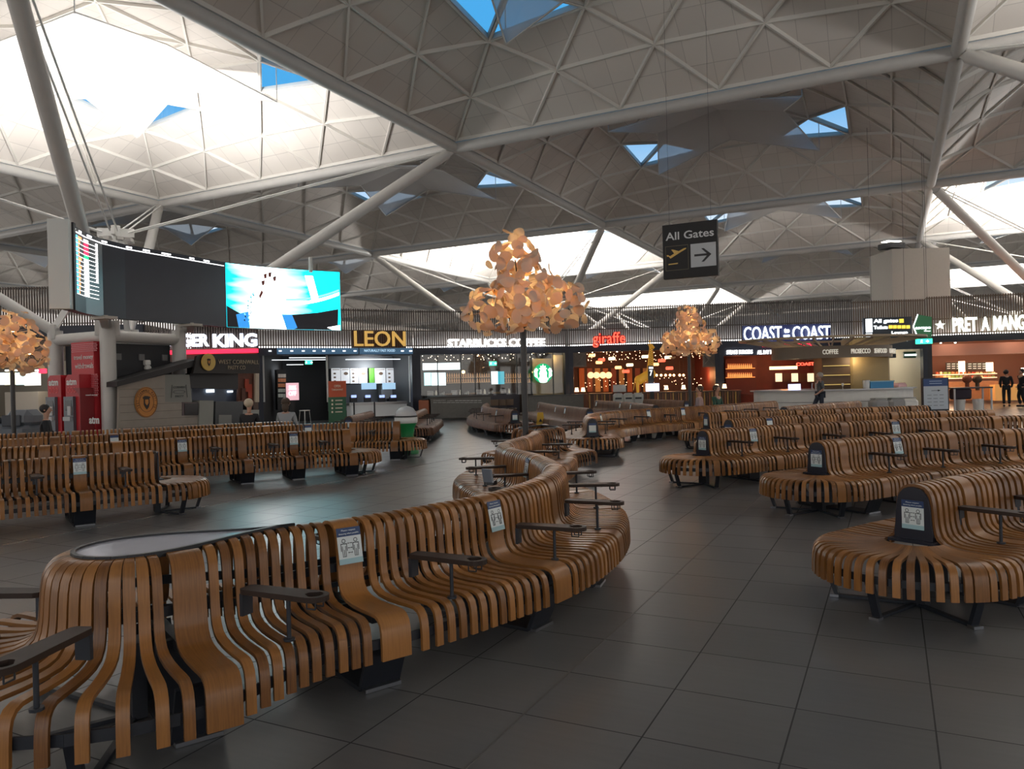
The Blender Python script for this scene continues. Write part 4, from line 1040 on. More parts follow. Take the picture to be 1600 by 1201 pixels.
def exit_sign(sh, x0, y0, x1, y1, off, label):
    m = MB(); u0, z0, u1, z1 = sh.px(m, x0, y0, x1, y1, off, .05); o = m.build('exit_sign', GRN); tag(o, label, 'exit sign')
    g_ = MB(); um = (u0 + u1) / 2; zm = (z0 + z1) / 2; h = z1 - z0
    g_.prism([sh.P(um + .08 + a * h, zm + b * h, off - .005) for a, b in ((0, -.1), (.25, -.1), (.25, -.3), (.6, 0), (.25, .3), (.25, .1), (0, .1))], sh.nr * .01)
    g_.prism([sh.P(um - .12 + a * h, zm + b * h, off - .005) for a, b in ((-.2, -.35), (0, -.1), (.2, -.35), (.12, .0), (.2, .3), (-.1, .3), (-.15, 0))], sh.nr * .01)
    c = g_.build('pictogram', mat('exit_white', (1, 1, 1), emit=1.2)); c.parent = o
exit_sign(s2, 477, 563, 488, 569, 2.0, 'small glowing green exit sign in the dark doorway of the LEON shop')
def simple(name, label, cat, sh, rects, mats, group=None):
    """rects: (part, x0,y0,x1,y1,off,th,matindex)"""
    o0 = sh.P(sh.uz((rects[0][1] + rects[0][3]) / 2, rects[0][4], rects[0][5])[0], 0, rects[0][5])
    t = thing(name, label, cat, tuple(o0), group)
    for (pn, x0, y0, x1, y1, off, th, mi) in rects:
        m = MB(); sh.px(m, x0, y0, x1, y1, off, th); m.build(pn, mats[mi], t)
    return t
t = simple('drinks_fridge', 'narrow open shelf of sandwiches and drinks in the dark LEON doorway', 'fridge', s2, [('cabinet', 433, 577, 448, 640, 2.2, .5, 0)], [DARK])
cols = [mat('pack_orange', (.5, .2, .1), .5, emit=.15), mat('pack_cream', (.55, .5, .45), .5, emit=.12), mat('pack_grey', (.45, .47, .42), .5, emit=.1)]
for r, (y, c) in enumerate(((584, 1), (591, 0), (599, 0), (607, 2), (615, 2))):
    for k in range(3):
        m = MB(); s2.px(m, 435 + 4.2 * k, y, 438.4 + 4.2 * k, y + 5.5, 2.05, .1); m.build('packet', cols[c], t)
t = simple('poster_screen', 'pink promotional screen reading 50% OFF', 'screen', s2, [('casing', 446.5, 597.5, 467.5, 625.5, 1.8, .08, 0), ('screen', 447, 598, 467, 625, 1.78, .02, 1), ('stand', 453, 625, 461, 655, 1.85, .05, 0)], [BLACK, mat('pink_poster', (.75, .35, .45), .5, emit=.5, ecol=(.9, .55, .6))])
m = MB(); s2.text(m, '50%', 451, 602, 463, 609, 1.77, .01, thick=.02); s2.text(m, 'OFF', 451, 611, 463, 618, 1.77, .01, thick=.02); m.build('lettering', mat('poster_white', (1, 1, 1), emit=.9), t)
t = simple('takeaway_sign', 'tall orange and green floor sign reading open for takeaway', 'sign', s2, [('orange_panel', 513.5, 595, 541, 620, -3.2, .06, 0), ('green_panel', 513.5, 620, 541, 660, -3.2, .06, 1), ('foot', 510, 660, 544, 662, -3.3, .3, 2)], [mat('orange_red', (.55, .09, .03), .5), mat('forest_green', (.03, .12, .06), .5), DARK])
m = MB(); s2.text(m, 'OPEN', 522, 601, 532, 605, -3.22, .01); s2.text(m, 'TAKEAWAY', 518, 607, 536, 610, -3.22, .01)
for k in range(4): s2.px(m, 518, 624 + 6 * k, 520.5, 627 + 6 * k, -3.22, .01); s2.px(m, 524, 624.5 + 6 * k, 535, 626 + 6 * k, -3.22, .01)
m.build('lettering', mat('sign_cream', (.75, .65, .5), .5), t)
t = simple('service_counter', 'white service counter with dark tills inside the LEON shop', 'counter', s2, [('front', 548, 632, 640, 650, 1.2, .7, 0), ('worktop', 546, 628, 641, 632, 1.1, .85, 1)], [mat('white_counter', (.52, .53, .52), .4, emit=.08), STEEL])
for i, x in enumerate((553, 575, 597, 615)):
    q = simple('till', ['till on the left end of the LEON counter', 'second till from the left on the LEON counter', 'third till from the left on the LEON counter', 'till on the right end of the LEON counter'][i], 'till', s2, [('till_body', x - 5, 620, x + 5, 628, 1.4, .2, 0), ('till_screen', x - 4, 617, x + 4, 621, 1.36, .03, 1)], [BLACK, mat('till_blue', (.3, .4, .9), emit=1.0)], 'tills on the LEON counter')
for i, (a, b) in enumerate(((565, 588), (598, 618))):
    m = MB(); s2.px(m, a, 598, b, 608, 2.4, .05); tag(m.build('price_screen', mat('price_blue', (.35, .55, .75), emit=.6)), ['left blue ceiling screen above the LEON tills', 'right blue ceiling screen above the LEON tills'][i], 'screen')
m = MB(); s2.px(m, 596, 601, 634, 622, 3.4, .5); tag(m.build('kitchen_hood', STEEL), 'sloping steel kitchen hood behind the LEON tills', 'kitchen hood')
for i, (x, y0, lab) in enumerate(((553, 628, 'short black queue post left of the white counter'), (585, 627, 'black queue post in front of the white counter'))):
    p = s2.P(s2.uz(x, y0, -1.5)[0], 0, -1.5); t = thing('queue_post', lab, 'post', tuple(p)); MB().tube(p, p + np.array([0, 0, 1.0]), .035, n=10).build('post', BLACK, t); MB().lathe(tuple(p), [(.17, 0), (.17, .02), (.04, .05)], 16).build('base', BLACK, t)
p = s2.P(s2.uz(663, 630, -1)[0], 0, -1); t = thing('waste_bin', 'orange brown bin between the LEON and coffee shops', 'bin', tuple(p)); MB().box((p[0], p[1], .5), (.5, .45, 1.0), rz=.4, bev=.03).build('body', mat('rust', (.28, .08, .03), .5), t); MB().box((p[0], p[1], 1.03), (.46, .41, .05), rz=.4, bev=.02).build('lid', BLACK, t)
p = s2.P(s2.uz(476, 640, -2)[0], 0, -2); t = thing('bar_stool', 'pale metal stool in front of the dark shop opening', 'stool', tuple(p))
MB().box((p[0], p[1], .74), (.34, .34, .04), bev=.015).build('seat', WHT, t)
for a in (-1, 1):
    for b in (-1, 1): MB().tube((p[0] + .19 * a, p[1] + .19 * b, 0), (p[0] + .14 * a, p[1] + .14 * b, .73), .012, n=6).build('leg', WHT, t)
s2.light(6.0, 2.6, 2.6, 55, (.85, .92, 1)); s2.light(2, 2.6, 3.6, 6, (.85, .92, 1))

# --- coffee shop
s3 = Shop('shopfront', 'coffee shop front with white illuminated letters and a round green emblem', 651, 37.6, 890, 39.8)
s3.shell(wall=mat('espresso_wall', (.035, .025, .022), .6), ceil=mat('brown_ceiling', (.09, .065, .05), .7))
m = MB(); s3.text(m, 'STARBUCKS COFFEE', 699, 529, 851, 541.5, -.1, .1, thick=.03); m.build('lettering', mat('white_glow', (1, 1, 1), emit=2.0), s3.t)
m = MB()
for x in (684, 720, 742.5, 808, 830, 864.5): s3.px(m, x - .6, 552, x + .6, 617, .2, .05)
m.build('glazing_bar', BLACK, s3.t)
def shopglass():
    m = bpy.data.materials.new('shop_glass'); m.use_nodes = True; nt = m.node_tree; nt.nodes.clear(); N = nt.nodes.new; L = nt.links.new
    g = N('ShaderNodeBsdfGlossy'); g.inputs['Roughness'].default_value = 0.03; p_ = N('ShaderNodeBsdfTransparent'); p_.inputs[0].default_value = (.95, .96, .96, 1)
    m2 = N('ShaderNodeMixShader'); m2.inputs[0].default_value = 0.05; o = N('ShaderNodeOutputMaterial'); L(p_.outputs[0], m2.inputs[1]); L(g.outputs[0], m2.inputs[2]); L(m2.outputs[0], o.inputs[0]); return m
m = MB(); s3.px(m, 656, 552, 888, 617, .23, .01); m.build('window_pane', shopglass(), s3.t)
m = MB(); s3.px(m, 661, 567, 719, 577.5, 2.4, .1); m.build('light_box', mat('lightbox', (.8, .95, 1), emit=1.8), s3.t)
m = MB()
for x, mi in ((663, 0), (674.5, 1), (686, 1)): s3.px(m, x, 582, x + 10.5, 602, 3.4, .05, mi)
m.build('menu_screen', [mat('scr_cyan', (.45, .85, .9), emit=1.1), mat('scr_ice', (.75, .92, .95), emit=1.1)], s3.t)
m = MB(); s3.px(m, 768, 580, 778, 600, 3.0, .05, 1); s3.px(m, 778.5, 580, 788, 600, 3.0, .05, 0); m.build('promo_screen', [mat('scr_teal', (.03, .3, .4), emit=.8), mat('scr_ice', (1, 1, 1))], s3.t)
m = MB()
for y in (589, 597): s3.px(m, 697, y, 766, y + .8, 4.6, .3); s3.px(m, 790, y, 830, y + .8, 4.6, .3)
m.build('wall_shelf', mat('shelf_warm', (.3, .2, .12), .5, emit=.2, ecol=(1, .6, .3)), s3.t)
s3.spots(14, (1, 4), 3.45, .05); 
for i, x in enumerate((724, 834, 868)):
    p = s3.P(s3.uz(x, 581, 1.6)[0], 0, 1.6); z = s3.uz(x, 581, 1.6)[1]; t = thing('pendant_lamp', ['amber pendant lamp behind the left glazing of the coffee shop', 'amber pendant lamp just left of the round green emblem', 'pale pendant lamp right of the round green emblem'][i], 'lamp', (p[0], p[1], z))
    MB().ball((p[0], p[1], z), .09, 8).build('globe', BULBA, t); MB().tube((p[0], p[1], z + .09), (p[0], p[1], 3.5), .008, n=5).build('cord', BLACK, t)
WB = mat('tan_stone', (.30, .22, .13), .6, noise=.45, nscale=1.2)
m = MB(); s3.px(m, 864, 554, 888, 617, .6, .1); s3.px(m, 833, 560, 863, 617, 1.3, .1); m.build('timber_lining', WB, s3.t)
s3.light(s3.w - .8, 3.0, .35, 14, (1, .75, .35), .05); s3.light(s3.w - 1.7, 3.1, .9, 10, (1, .75, .4), .05)
# merchandise bottles on the shelves
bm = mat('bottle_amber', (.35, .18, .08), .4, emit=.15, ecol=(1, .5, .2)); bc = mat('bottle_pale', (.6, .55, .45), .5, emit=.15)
proto = None
for y in (588.8, 596.8):
    for x in list(np.arange(699, 765, 3.6)) + list(np.arange(791, 829, 3.6)):
        u, z = s3.uz(x, y, 4.45); p = s3.P(u, z, 4.42)
        if proto is None:
            mb = MB(); mb.lathe((0, 0, 0), [(.04, 0), (.04, .13), (.018, .18), (.018, .22)], 8); proto = tag(mb.build('bottle', bm), 'small amber bottle on the back shelves of the coffee shop', 'bottle', 'bottles on the coffee shop shelves'); o = proto
        else: o = proto.copy(); COL.objects.link(o)
        o.location = p
        _w = '%s shelf, %s of the promotional screens' % ('upper' if y < 590 else 'lower', 'left' if x < 770 else 'right'); o['label'] = 'small amber bottle on the ' + _w; o['group'] = 'bottles on the ' + _w
# round green emblem
u, z = s3.uz(848, 583, -.2); r = .51; et = thing('round_emblem', 'round green and white illuminated emblem with crowned figure on the coffee shop glass', 'sign', tuple(s3.P(u, z, -.2)))
GE = mat('emblem_green', (.0, .22, .08), .5, emit=.55, ecol=(.0, .5, .18)); WE = mat('emblem_white', (.85, 1, .93), .5, emit=1.2, ecol=(.85, 1, .93))
def disc(mb, sh, uc, zc_, r, off, th, mi=0, n=36, sq=1): mb.prism([sh.P(uc + r * math.cos(q), zc_ + r * sq * math.sin(q), off) for q in np.linspace(0, 2 * PI, n + 1)[:-1]], sh.nr * th, mi)
m = MB(); disc(m, s3, u, z, r, -.2, .06); m.build('disc', GE, et)
def ep(mb, pts, mirror=True, off=-.27):
    for sg in ((1, -1) if mirror else (1,)):
        q = [s3.P(u + a * r * sg, z + b * r, off) for a, b in pts]; mb.prism(q if sg == 1 else q[::-1], s3.nr * .01)
m = MB()
ep(m, [(0, .95), (-.08, .72), (-.30, .78), (-.24, .55), (-.45, .5), (-.22, .30), (.22, .30), (.45, .5), (.24, .55), (.30, .78), (.08, .72)], False)   # crown
ep(m, [(0, .42), (.3, .28), (.42, 0), (.38, -.3), (.55, -.6), (.35, -.92), (0, -.98), (-.35, -.92), (-.55, -.6), (-.38, -.3), (-.42, 0), (-.3, .28)], False, -.268)
for k in range(5): ep(m, [(.55 + .03 * k, -.55 + .16 * k), (.96 - .02 * k, -.25 + .15 * k), (.90, -.12 + .15 * k), (.6, -.42 + .16 * k)])
ep(m, [(.62, .45), (.95, .3), (.98, .1), (.72, .28)]); ep(m, [(.5, .35), (.72, .55), (.85, .42), (.65, .2)])
m.build('white_figure', WE, et)
m = MB()
for k in range(4): ep(m, [(.10 + .09 * k, -.1), (.13 + .09 * k, -.1), (.16 + .1 * k, -.75), (.12 + .1 * k, -.78)], True, -.277)
ep(m, [(-.12, .16), (-.05, .16), (-.05, .12), (-.12, .12)], True, -.277); m.build('figure_line', mat('emblem_line', (.1, .35, .25), .5), et)
exit_sign(s3, 764.5, 564.5, 776, 571, 2.2, 'green exit sign inside the coffee shop')
CONC = mat('grey_counter', (.13, .125, .11), .6, noise=.2)
t = simple('coffee_counter', 'long grey coffee counter with a line of pale lettering along its front', 'counter', s3, [('front', 673, 620, 767, 652, -1.2, .6, 0), ('worktop', 671, 618, 769, 621, -1.25, .75, 1)], [CONC, mat('dark_top', (.05, .045, .04), .4)])
m = MB()
s3.text(m, 'STARBUCKS', 677, 624.5, 696, 626.5, -1.22, .01); s3.text(m, 'coffee', 699, 625, 709, 626.5, -1.22, .01)
for x in np.arange(711, 748, 6): s3.px(m, x, 625, x + 5, 626.2, -1.22, .01)
for x in np.arange(677, 748, 7): s3.px(m, x, 628.3, x + 6, 629.1, -1.22, .01)
m.build('lettering', mat('letter_pale', (.5, .5, .48), .5), t)
rc = random.Random(4)
for k, x in enumerate(np.arange(672, 805, 9.5)):
    u, _ = s3.uz(x, 615, 1.2); p = s3.P(u, 1.08, 1.2); kind = k % 4; c = [STEEL, bc, mat('cup_white', (.6, .6, .58), .5), mat('box_brown', (.28, .17, .08), .6)][kind]
    m = MB()
    if kind == 0: m.box((p[0], p[1], 1.23), (.34, .3, .3), rz=.5, bev=.03); m.box((p[0], p[1], 1.40), (.3, .26, .04), rz=.5)
    elif kind == 1: m.lathe((p[0], p[1], 1.08), [(.06, 0), (.06, .24), (.03, .3), (.03, .36)], 10)
    elif kind == 2:
        for q in range(3): m.lathe((p[0] + .1 * (q - 1), p[1], 1.08), [(.03, 0), (.045, .2 + .04 * q)], 10)
    else: m.box((p[0], p[1], 1.18), (.4, .3, .2), rz=.5, bev=.01)
    tag(m.build(['coffee_machine', 'syrup_bottle', 'cup_stack', 'pastry_box'][kind], c), ['steel coffee machine on the rear counter of the coffee shop', 'pale syrup bottle on the rear counter of the coffee shop', 'stack of paper cups on the rear counter of the coffee shop', 'brown pastry box on the rear counter of the coffee shop'][kind], ['coffee machine', 'bottle', 'cups', 'box'][kind], 'clutter on the coffee shop counter %d' % kind)
t = simple('rear_counter', 'dark back counter inside the coffee shop, machines standing on it', 'counter', s3, [('body', 664, 616, 812, 650, 1.0, .6, 0)], [mat('dark_counter', (.04, .035, .05), .4)])
t = simple('planter_wall', 'low dark grey planter wall right of the coffee shop entrance', 'low wall', s3, [('wall_body', 826, 618, 912, 645, -1.4, .35, 0), ('coping', 825, 616.5, 913, 618.5, -1.45, .45, 1)], [CONC, mat('coping', (.08, .078, .07), .5)])
CH = mat('chair_brown', (.10, .06, .03), .5)
for i, x in enumerate((777, 789, 801)):
    u, _ = s3.uz(x, 640, -1.6); p = s3.P(u, 0, -1.6); t = thing('cafe_chair', ['left dark cafe chair between the counter and the planter wall', 'middle dark cafe chair between the counter and the planter wall', 'right dark cafe chair beside the lamp pole'][i], 'chair', tuple(p), 'cafe chairs at the coffee shop')
    MB().box((p[0], p[1], .46), (.4, .4, .04), rz=.3, bev=.015).build('seat', CH, t); MB().box((p[0] - .05, p[1] - .19, .78), (.38, .03, .3), rz=.3, bev=.01).build('backrest', CH, t)
    for a in (-1, 1):
        for b in (-1, 1): MB().tube((p[0] + .17 * a, p[1] + .17 * b, 0), (p[0] + .17 * a, p[1] + .17 * b, .62 if b < 0 else .45), .015, n=6).build('leg', BLACK, t)
s3.light(3.0, 3.1, 2.0, 10, (1, .75, .5)); s3.light(5.5, 2.8, 2.2, 8, (1, .7, .45))
for k in range(5):
    m = MB()
    for q in range(14): u = .6 + q * .5 + rc.uniform(-.2, .2); p = s3.P(u, 3.35 - .12 * k * .5 + rc.uniform(-.05, .05), 1 + .7 * k); m.ball(p, .022, 3)
    tag(m.build('ceiling_spot_track', mat('track_spark', (1, .8, .6), emit=5)), 'row %s of small warm ceiling spots in the coffee shop, counted from the glass' % ('one', 'two', 'three', 'four', 'five')[k], 'ceiling lights')

# --- giraffe restaurant
s4 = Shop('shopfront', 'warm lit restaurant front with red letters reading giraffe', 890, 39.8, 1125, 39, depth=6)
s4.shell(wall=mat('russet_wall', (.07, .022, .012), .6, noise=.3, nscale=3), ceil=mat('russet_ceiling', (.07, .025, .018), .6), zt=5.6)
REDN = mat('red_neon', (1, .06, .03), emit=1.8, ecol=(1, .07, .04))
m = MB(); s4.text(m, 'giraffe', 926, 519, 977, 542, -.12, .1, thick=.0); m.build('lettering', REDN, s4.t)
m = MB(); s4.text(m, 'giraffe', 925.2, 518.3, 977.8, 542.7, -.03, .06, thick=.07); m.build('letter_backing', mat('dark_red', (.12, .01, .01), .5), s4.t)  # thicker dark red copy of the letters set behind them
GW = mat('grey_timber', (.17, .145, .12), .7, noise=.2)
for (a, b) in ((895, 916), (1098, 1118)):
    m = MB(); u0, z0, u1, z1 = s4.px(m, a, 551, b, 573, .15, .08); s4.box(m, u0, z0, u1, z0 + .08, .05, .15); s4.box(m, u0, z1 - .08, u1, z1, .05, .15); s4.box(m, u0, z0, u0 + .08, z1, .05, .15); s4.box(m, u1 - .08, z0, u1, z1, .05, .15)
    m.bar(s4.P(u0, z0, .1), s4.P(u1, z1, .1), .08, .08); m.bar(s4.P(u0, z1, .1), s4.P(u1, z0, .1), .08, .08); m.build('crate_panel', GW, s4.t)
lr = random.Random(9)
for k in range(12):
    x = [925, 940, 956, 966, 978, 984, 1024, 1034, 1044, 936, 1046, 1008][k]; y = [555, 562, 560, 574, 580, 570, 569, 563, 558, 566, 575, 557][k]; off = lr.uniform(1, 4); u, z = s4.uz(x, y, off); z = min(z, 3.2); p = s4.P(u, z, off)
    t = thing('hanging_lantern', 'small boxy %s lantern hanging from the ceiling of the giraffe restaurant' % ('amber', 'red', 'cream')[k % 3], 'lamp', tuple(p), '%s lanterns in the giraffe restaurant' % ('amber', 'red', 'cream')[k % 3])
    c = [mat('lantern_amber', (1, .6, .25), emit=1.6, ecol=(1, .55, .2)), mat('lantern_red', (1, .1, .08), emit=1.4, ecol=(1, .1, .05)), mat('lantern_cream', (1, .85, .6), emit=1.2)][k % 3]
    MB().box(p, (.36, .36, .16), rz=.4, bev=.03).build('shade', c, t); MB().tube(p + np.array([0, 0, .08]), (p[0], p[1], 3.5), .008, n=5).build('cord', BLACK, t)
for k, x in enumerate((923, 932, 942, 951)):
    u, z = s4.uz(x, 586, 3.5); p = s4.P(u, z, 3.5); t = thing('paper_lantern', 'round cream lantern in the row at the back left of the giraffe restaurant', 'lamp', tuple(p), 'round lanterns in the giraffe restaurant')
    MB().ball(p, .19, 8).build('shade', mat('paper_glow', (1, .62, .3), emit=.9, ecol=(1, .6, .3)), t); MB().tube(p + np.array([0, 0, .19]), (p[0], p[1], 3.5), .006, n=5).build('cord', BLACK, t)
for k, x in enumerate((1026, 1033, 1040, 1047, 1053, 1062, 1068)):
    u, z = s4.uz(x, 586, 3.0); p = s4.P(u, z, 3.0); t = thing('bar_globe_lamp', 'small glowing globe above the right hand bar of the giraffe restaurant', 'lamp', tuple(p), 'globe lamps over the bar')
    MB().ball(p, .07, 6).build('globe', BULBA, t); MB().tube(p, (p[0], p[1], 3.5), .006, n=5).build('cord', BLACK, t)
m = MB()
for k in range(9):
    x = 905 + k * 12.5; s4.px(m, x, 575, x + 8, 612, 5.85, .05, k % 3)
m.build('wall_hanging', [mat('rug_a', (.45, .13, .04), .6), mat('rug_b', (.25, .06, .03), .6), mat('rug_c', (.5, .28, .1), .6)], s4.t)
# bar with battens in front
bar_ = thing('restaurant_bar', 'long bar fronted with upright striped battens in the giraffe restaurant', 'bar counter', tuple(s4.P(5, 0, .2)))
for (a, b) in ((920, 957), (1003, 1158)):
    m = MB(); m2 = MB(); u0, _ = s4.uz(a, 620, -.6); u1, _ = s4.uz(b, 620, -.6); s4.box(m2, u0, 1.02, u1, 1.08, -.7, .1); s4.box(m2, u0, .05, u1, 1.02, -.5, 0.05)
    n = int((u1 - u0) / .13)
    for k in range(n): s4.box(m, u0 + k * .13, .05, u0 + k * .13 + .08, 1.02, -.58, -.5, k % 3)
    m.build('batten_front', [mat('batten_gold', (.5, .28, .08), .5), mat('batten_brown', (.14, .06, .03), .5), mat('batten_rust', (.30, .12, .05), .5)], bar_); m2.build('worktop', mat('bar_top', (.09, .05, .03), .4), bar_)
for k, x in enumerate((901, 911, 1041, 1068, 1094, 1120, 1132)):
    u, _ = s4.uz(x, 605, -.3); p = s4.P(u, 1.08, -.3); t = thing('table_lamp', ['table lamp at the left edge of the giraffe restaurant', 'table lamp beside the left edge lamp of the giraffe restaurant', 'glowing table lamp left of the lamp pole on the bar', 'glowing table lamp just left of the distant leaf lamp pole', 'glowing table lamp right of the distant leaf lamp pole', 'left of two glowing table lamps by the dark pillar', 'right of two glowing table lamps by the dark pillar'][k], 'lamp', tuple(p))
    MB().tube(p, p + np.array([0, 0, .12]), .02, n=6).build('stem', BLACK, t); MB().lathe((p[0], p[1], p[2] + .1), [(.12, 0), (.08, .22)], 12).build('shade', mat('shade_glow', (1, .75, .5), emit=1.5, ecol=(1, .66, .38)), t)
MB_ = MB(); s4.box(MB_, s4.uz(893, 615, -.3)[0], 0, s4.uz(918, 615, -.3)[0], 1.08, -.5, .1); tag(MB_.build('side_table', mat('table_rust', (.2, .07, .03), .5)), 'small rust coloured table carrying two lamps at the left of the restaurant', 'table')
s4.light(2, 2.2, 2.5, 34, (1, .42, .14)); s4.light(5.5, 2.0, 3.0, 36, (1, .45, .16)); s4.light(1.2, 1.8, 4.5, 26, (1, .5, .2)); s4.light(7.2, 1.9, 2.5, 26, (1, .4, .15))
for k in range(6):
    m = MB()
    for q in range(26): u = .9 + q * .27 + lr.uniform(-.15, .15); z = (3.2 - .1 * k if k < 4 else 1.7 - .25 * (k - 4)) + lr.uniform(-.12, .12); m.ball(s4.P(u, z, 1.2 + .75 * k), .02, 3)
    tag(m.build('fairy_light_string', mat('fairy', (1, .6, .35), emit=5, ecol=(1, .55, .3))), 'string of tiny lights in the giraffe restaurant, ' + ('nearest the front under the ceiling', 'second from the front under the ceiling', 'third from the front under the ceiling', 'fourth from the front under the ceiling', 'low behind the bar', 'lowest at the rear wall')[k], 'string lights')
s4.spots(10, (1, 5), 3.45, .04)
# giraffe figure
u, _ = s4.uz(1008, 620, -.9); gp = s4.P(u, 0, -.9); GY = mat('giraffe_yellow', (.62, .32, .03), .5, emit=.12, ecol=(1, .5, .05)); GB_ = mat('giraffe_patch', (.25, .10, .02), .5)
gt = thing('giraffe_statue', 'tall yellow wire giraffe statue standing at the restaurant entrance', 'statue', tuple(gp)); ax = s4.ax
def gq(a, z, o=0): return gp + ax * a + np.array([0, 0, z]) - s4.nr * o
m = MB()
m.tube(gq(-.25, 1.75), gq(.28, 2.0), .22, .26, n=10); m.ball(gq(-.28, 1.72), .24, 8); m.ball(gq(.3, 2.0), .27, 8)
m.tube(gq(.28, 2.0), gq(.36, 3.35), .20, .09, n=10); m.ball(gq(.37, 3.42), .12, 8); m.tube(gq(.37, 3.44), gq(.52, 3.32), .10, .05, n=8)
for s in (-1, 1): m.tube(gq(.33, 3.5, .06 * s), gq(.30, 3.68, .10 * s), .018, n=6); m.ball(gq(.30, 3.70, .10 * s), .035, 5); m.tube(gq(.30, 3.46, .08 * s), gq(.22, 3.52, .2 * s), .04, .01, n=6)
m.tube(gq(-.48, 1.8), gq(-.58, 1.2), .025, .015, n=6)
m.build('body', GY, gt)
for (a, o) in ((-.38, .12), (-.38, -.12), (.3, .12), (.3, -.12)):
    m = MB(); m.tube(gq(a, 1.8, o), gq(a + .02, .95, o), .09, .055, n=8); m.tube(gq(a + .02, .95, o), gq(a, .0, o), .055, .05, n=8); m.build('leg', GY, gt)
m = MB()
for k in range(22):
    z = 2.15 + k * .055; m.box(gq(.28 + .08 * (z - 2) / 1.35 + (.05 if k % 2 else -.04), z, -.17 + .07 * (z - 2)), (.05, .05, .04), rz=.3)
m.build('patch', GB_, gt)
# totem with number, tablet and bins
t = thing('number_totem', 'slim black totem with a white figure 7 beside the giraffe statue', 'sign', tuple(s4.P(s4.uz(1017, 600, -1.3)[0], 0, -1.3)))
m = MB(); s4.px(m, 1012.5, 571, 1021.5, 600, -1.3, .08); u0, _ = s4.uz(1015, 600, -1.3); u1, _ = s4.uz(1019, 600, -1.3); s4.box(m, u0, 0, u1, 1.3, -1.28, -1.22); m.build('panel', BLACK, t)
m = MB(); s4.text(m, '7', 1015, 578, 1019.5, 587, -1.32, .01, thick=.03); s4.px(m, 1014, 573, 1020.5, 576, -1.32, .01); m.build('lettering', mat('totem_white', (1, 1, 1), emit=.9), t)
t = thing('order_screen', 'bright tilted tablet screen on a stand at the giraffe restaurant', 'screen', tuple(s4.P(s4.uz(1019, 605, -1.8)[0], 0, -1.8)))
m = MB(); s4.px(m, 1009, 599, 1030, 611, -1.8, .04); m.build('screen', mat('tablet', (.7, .75, 1), emit=1.4, ecol=(.75, .8, 1)), t); m = MB(); s4.px(m, 1016, 611, 1022, 650, -1.78, .06); m.build('stand', BLACK, t)
BINM = mat('bin_grey', (.42, .42, .38), .5)
for i, x in enumerate((966, 982, 997)):
    u, _ = s4.uz(x, 620, -3.2); p = s4.P(u, 0, -3.2); t = thing('recycling_bin', ['left of the three pale rounded bins', 'middle of the three pale rounded bins', 'right of the three pale rounded bins'][i], 'bin', tuple(p), 'three pale bins')
    MB().box((p[0], p[1], .55), (.5, .5, 1.1), rz=math.atan2(ax[1], ax[0]), bev=.09).build('body', BINM, t)
    q_ = p + s4.nr * .26; MB().box((q_[0], q_[1], .85), (.3, .03, .08), rz=math.atan2(ax[1], ax[0])).build('slot', DARK, t)
t = simple('menu_lectern', 'pale board with dark lines standing behind the three bins', 'sign', s4, [('board', 958, 601, 978, 612, -1.2, .04, 0), ('stand', 965, 612, 969, 655, -1.15, .04, 1)], [mat('lectern_pale', (.5, .5, .47), .5), BLACK])
# --- american restaurant
s5 = Shop('shopfront', 'red lit american restaurant front with white neon letters reading coast to coast', 1125, 39, 1335, 38.8, depth=6)
s5.shell(wall=mat('crimson_wall', (.12, .02, .015), .6, noise=.4, nscale=2), ceil=mat('crimson_ceiling', (.05, .015, .012), .6), z1=3.62, z0=2.85, zt=5.6)
NB = mat('sign_navy', (.008, .012, .05), .4, emit=.03, ecol=(.05, .1, .6))
m = MB(); s5.px(m, 1160, 507, 1298, 533, -.04, .04); m.build('sign_panel', NB, s5.t)
m = MB(); s5.text(m, 'COAST', 1162, 510, 1221, 532, -.14, .08, thick=.0); s5.text(m, 'to', 1225, 513, 1233, 520, -.14, .08, thick=.02); s5.px(m, 1225, 523, 1234, 526, -.14, .08); s5.text(m, 'COAST', 1238, 509, 1297, 530, -.14, .08, thick=.0); m.build('lettering', mat('neon_ice', (.8, .88, 1), emit=2.4, ecol=(.75, .85, 1)), s5.t)
m = MB(); s5.text(m, 'AMERICAN RESTAURANT & BAR', 1191, 535, 1270, 541, -.1, .03, thick=.02); m.build('small_lettering', mat('red_text', (1, .05, .08), emit=1.6, ecol=(1, .02, .06)), s5.t)
m = MB()
for txt, a, b in (('STEAKS BURGERS', 1135, 1176), ('ALL DAY BRUNCH', 1183, 1222), ('FRESH DELI', 1230, 1258)): s5.text(m, txt, a, 546.5, b, 553, -.1, .03, thick=.035)
m.build('service_lettering', mat('white_text', (1, 1, 1), emit=1.6), s5.t)
m = MB(); s5.text(m, 'COAST', 1244, 566, 1272, 571, 2.5, .04, thick=.03); s5.px(m, 1276, 567, 1290, 570, 2.5, .04); m.build('inner_neon', REDN, s5.t)
m = MB(); s5.px(m, 1203, 572, 1246, 577, 3.0, .1); m.build('amber_light_box', mat('amber_box', (1, .7, .3), emit=1.8, ecol=(1, .65, .3)), s5.t)
m = MB()
for k in range(7): s5.px(m, 1212 + k * 12.5, 583, 1222 + k * 12.5, 596, 5.2, .05, k % 2)
m.build('kitchen_panel', [mat('kp_cream', (.8, .65, .45), emit=.7, ecol=(1, .8, .5)), mat('kp_dark', (.1, .05, .03), .6)], s5.t)
s5.spots(14, (1, 5), 3.3, .05, BULBA); s5.light(1.5, 2.6, 2, 40, (1, .22, .08)); s5.light(4.5, 2.7, 3.5, 60, (1, .45, .2)); s5.light(6, 2.4, 2.0, 25, (1, .3, .12))
bp = None
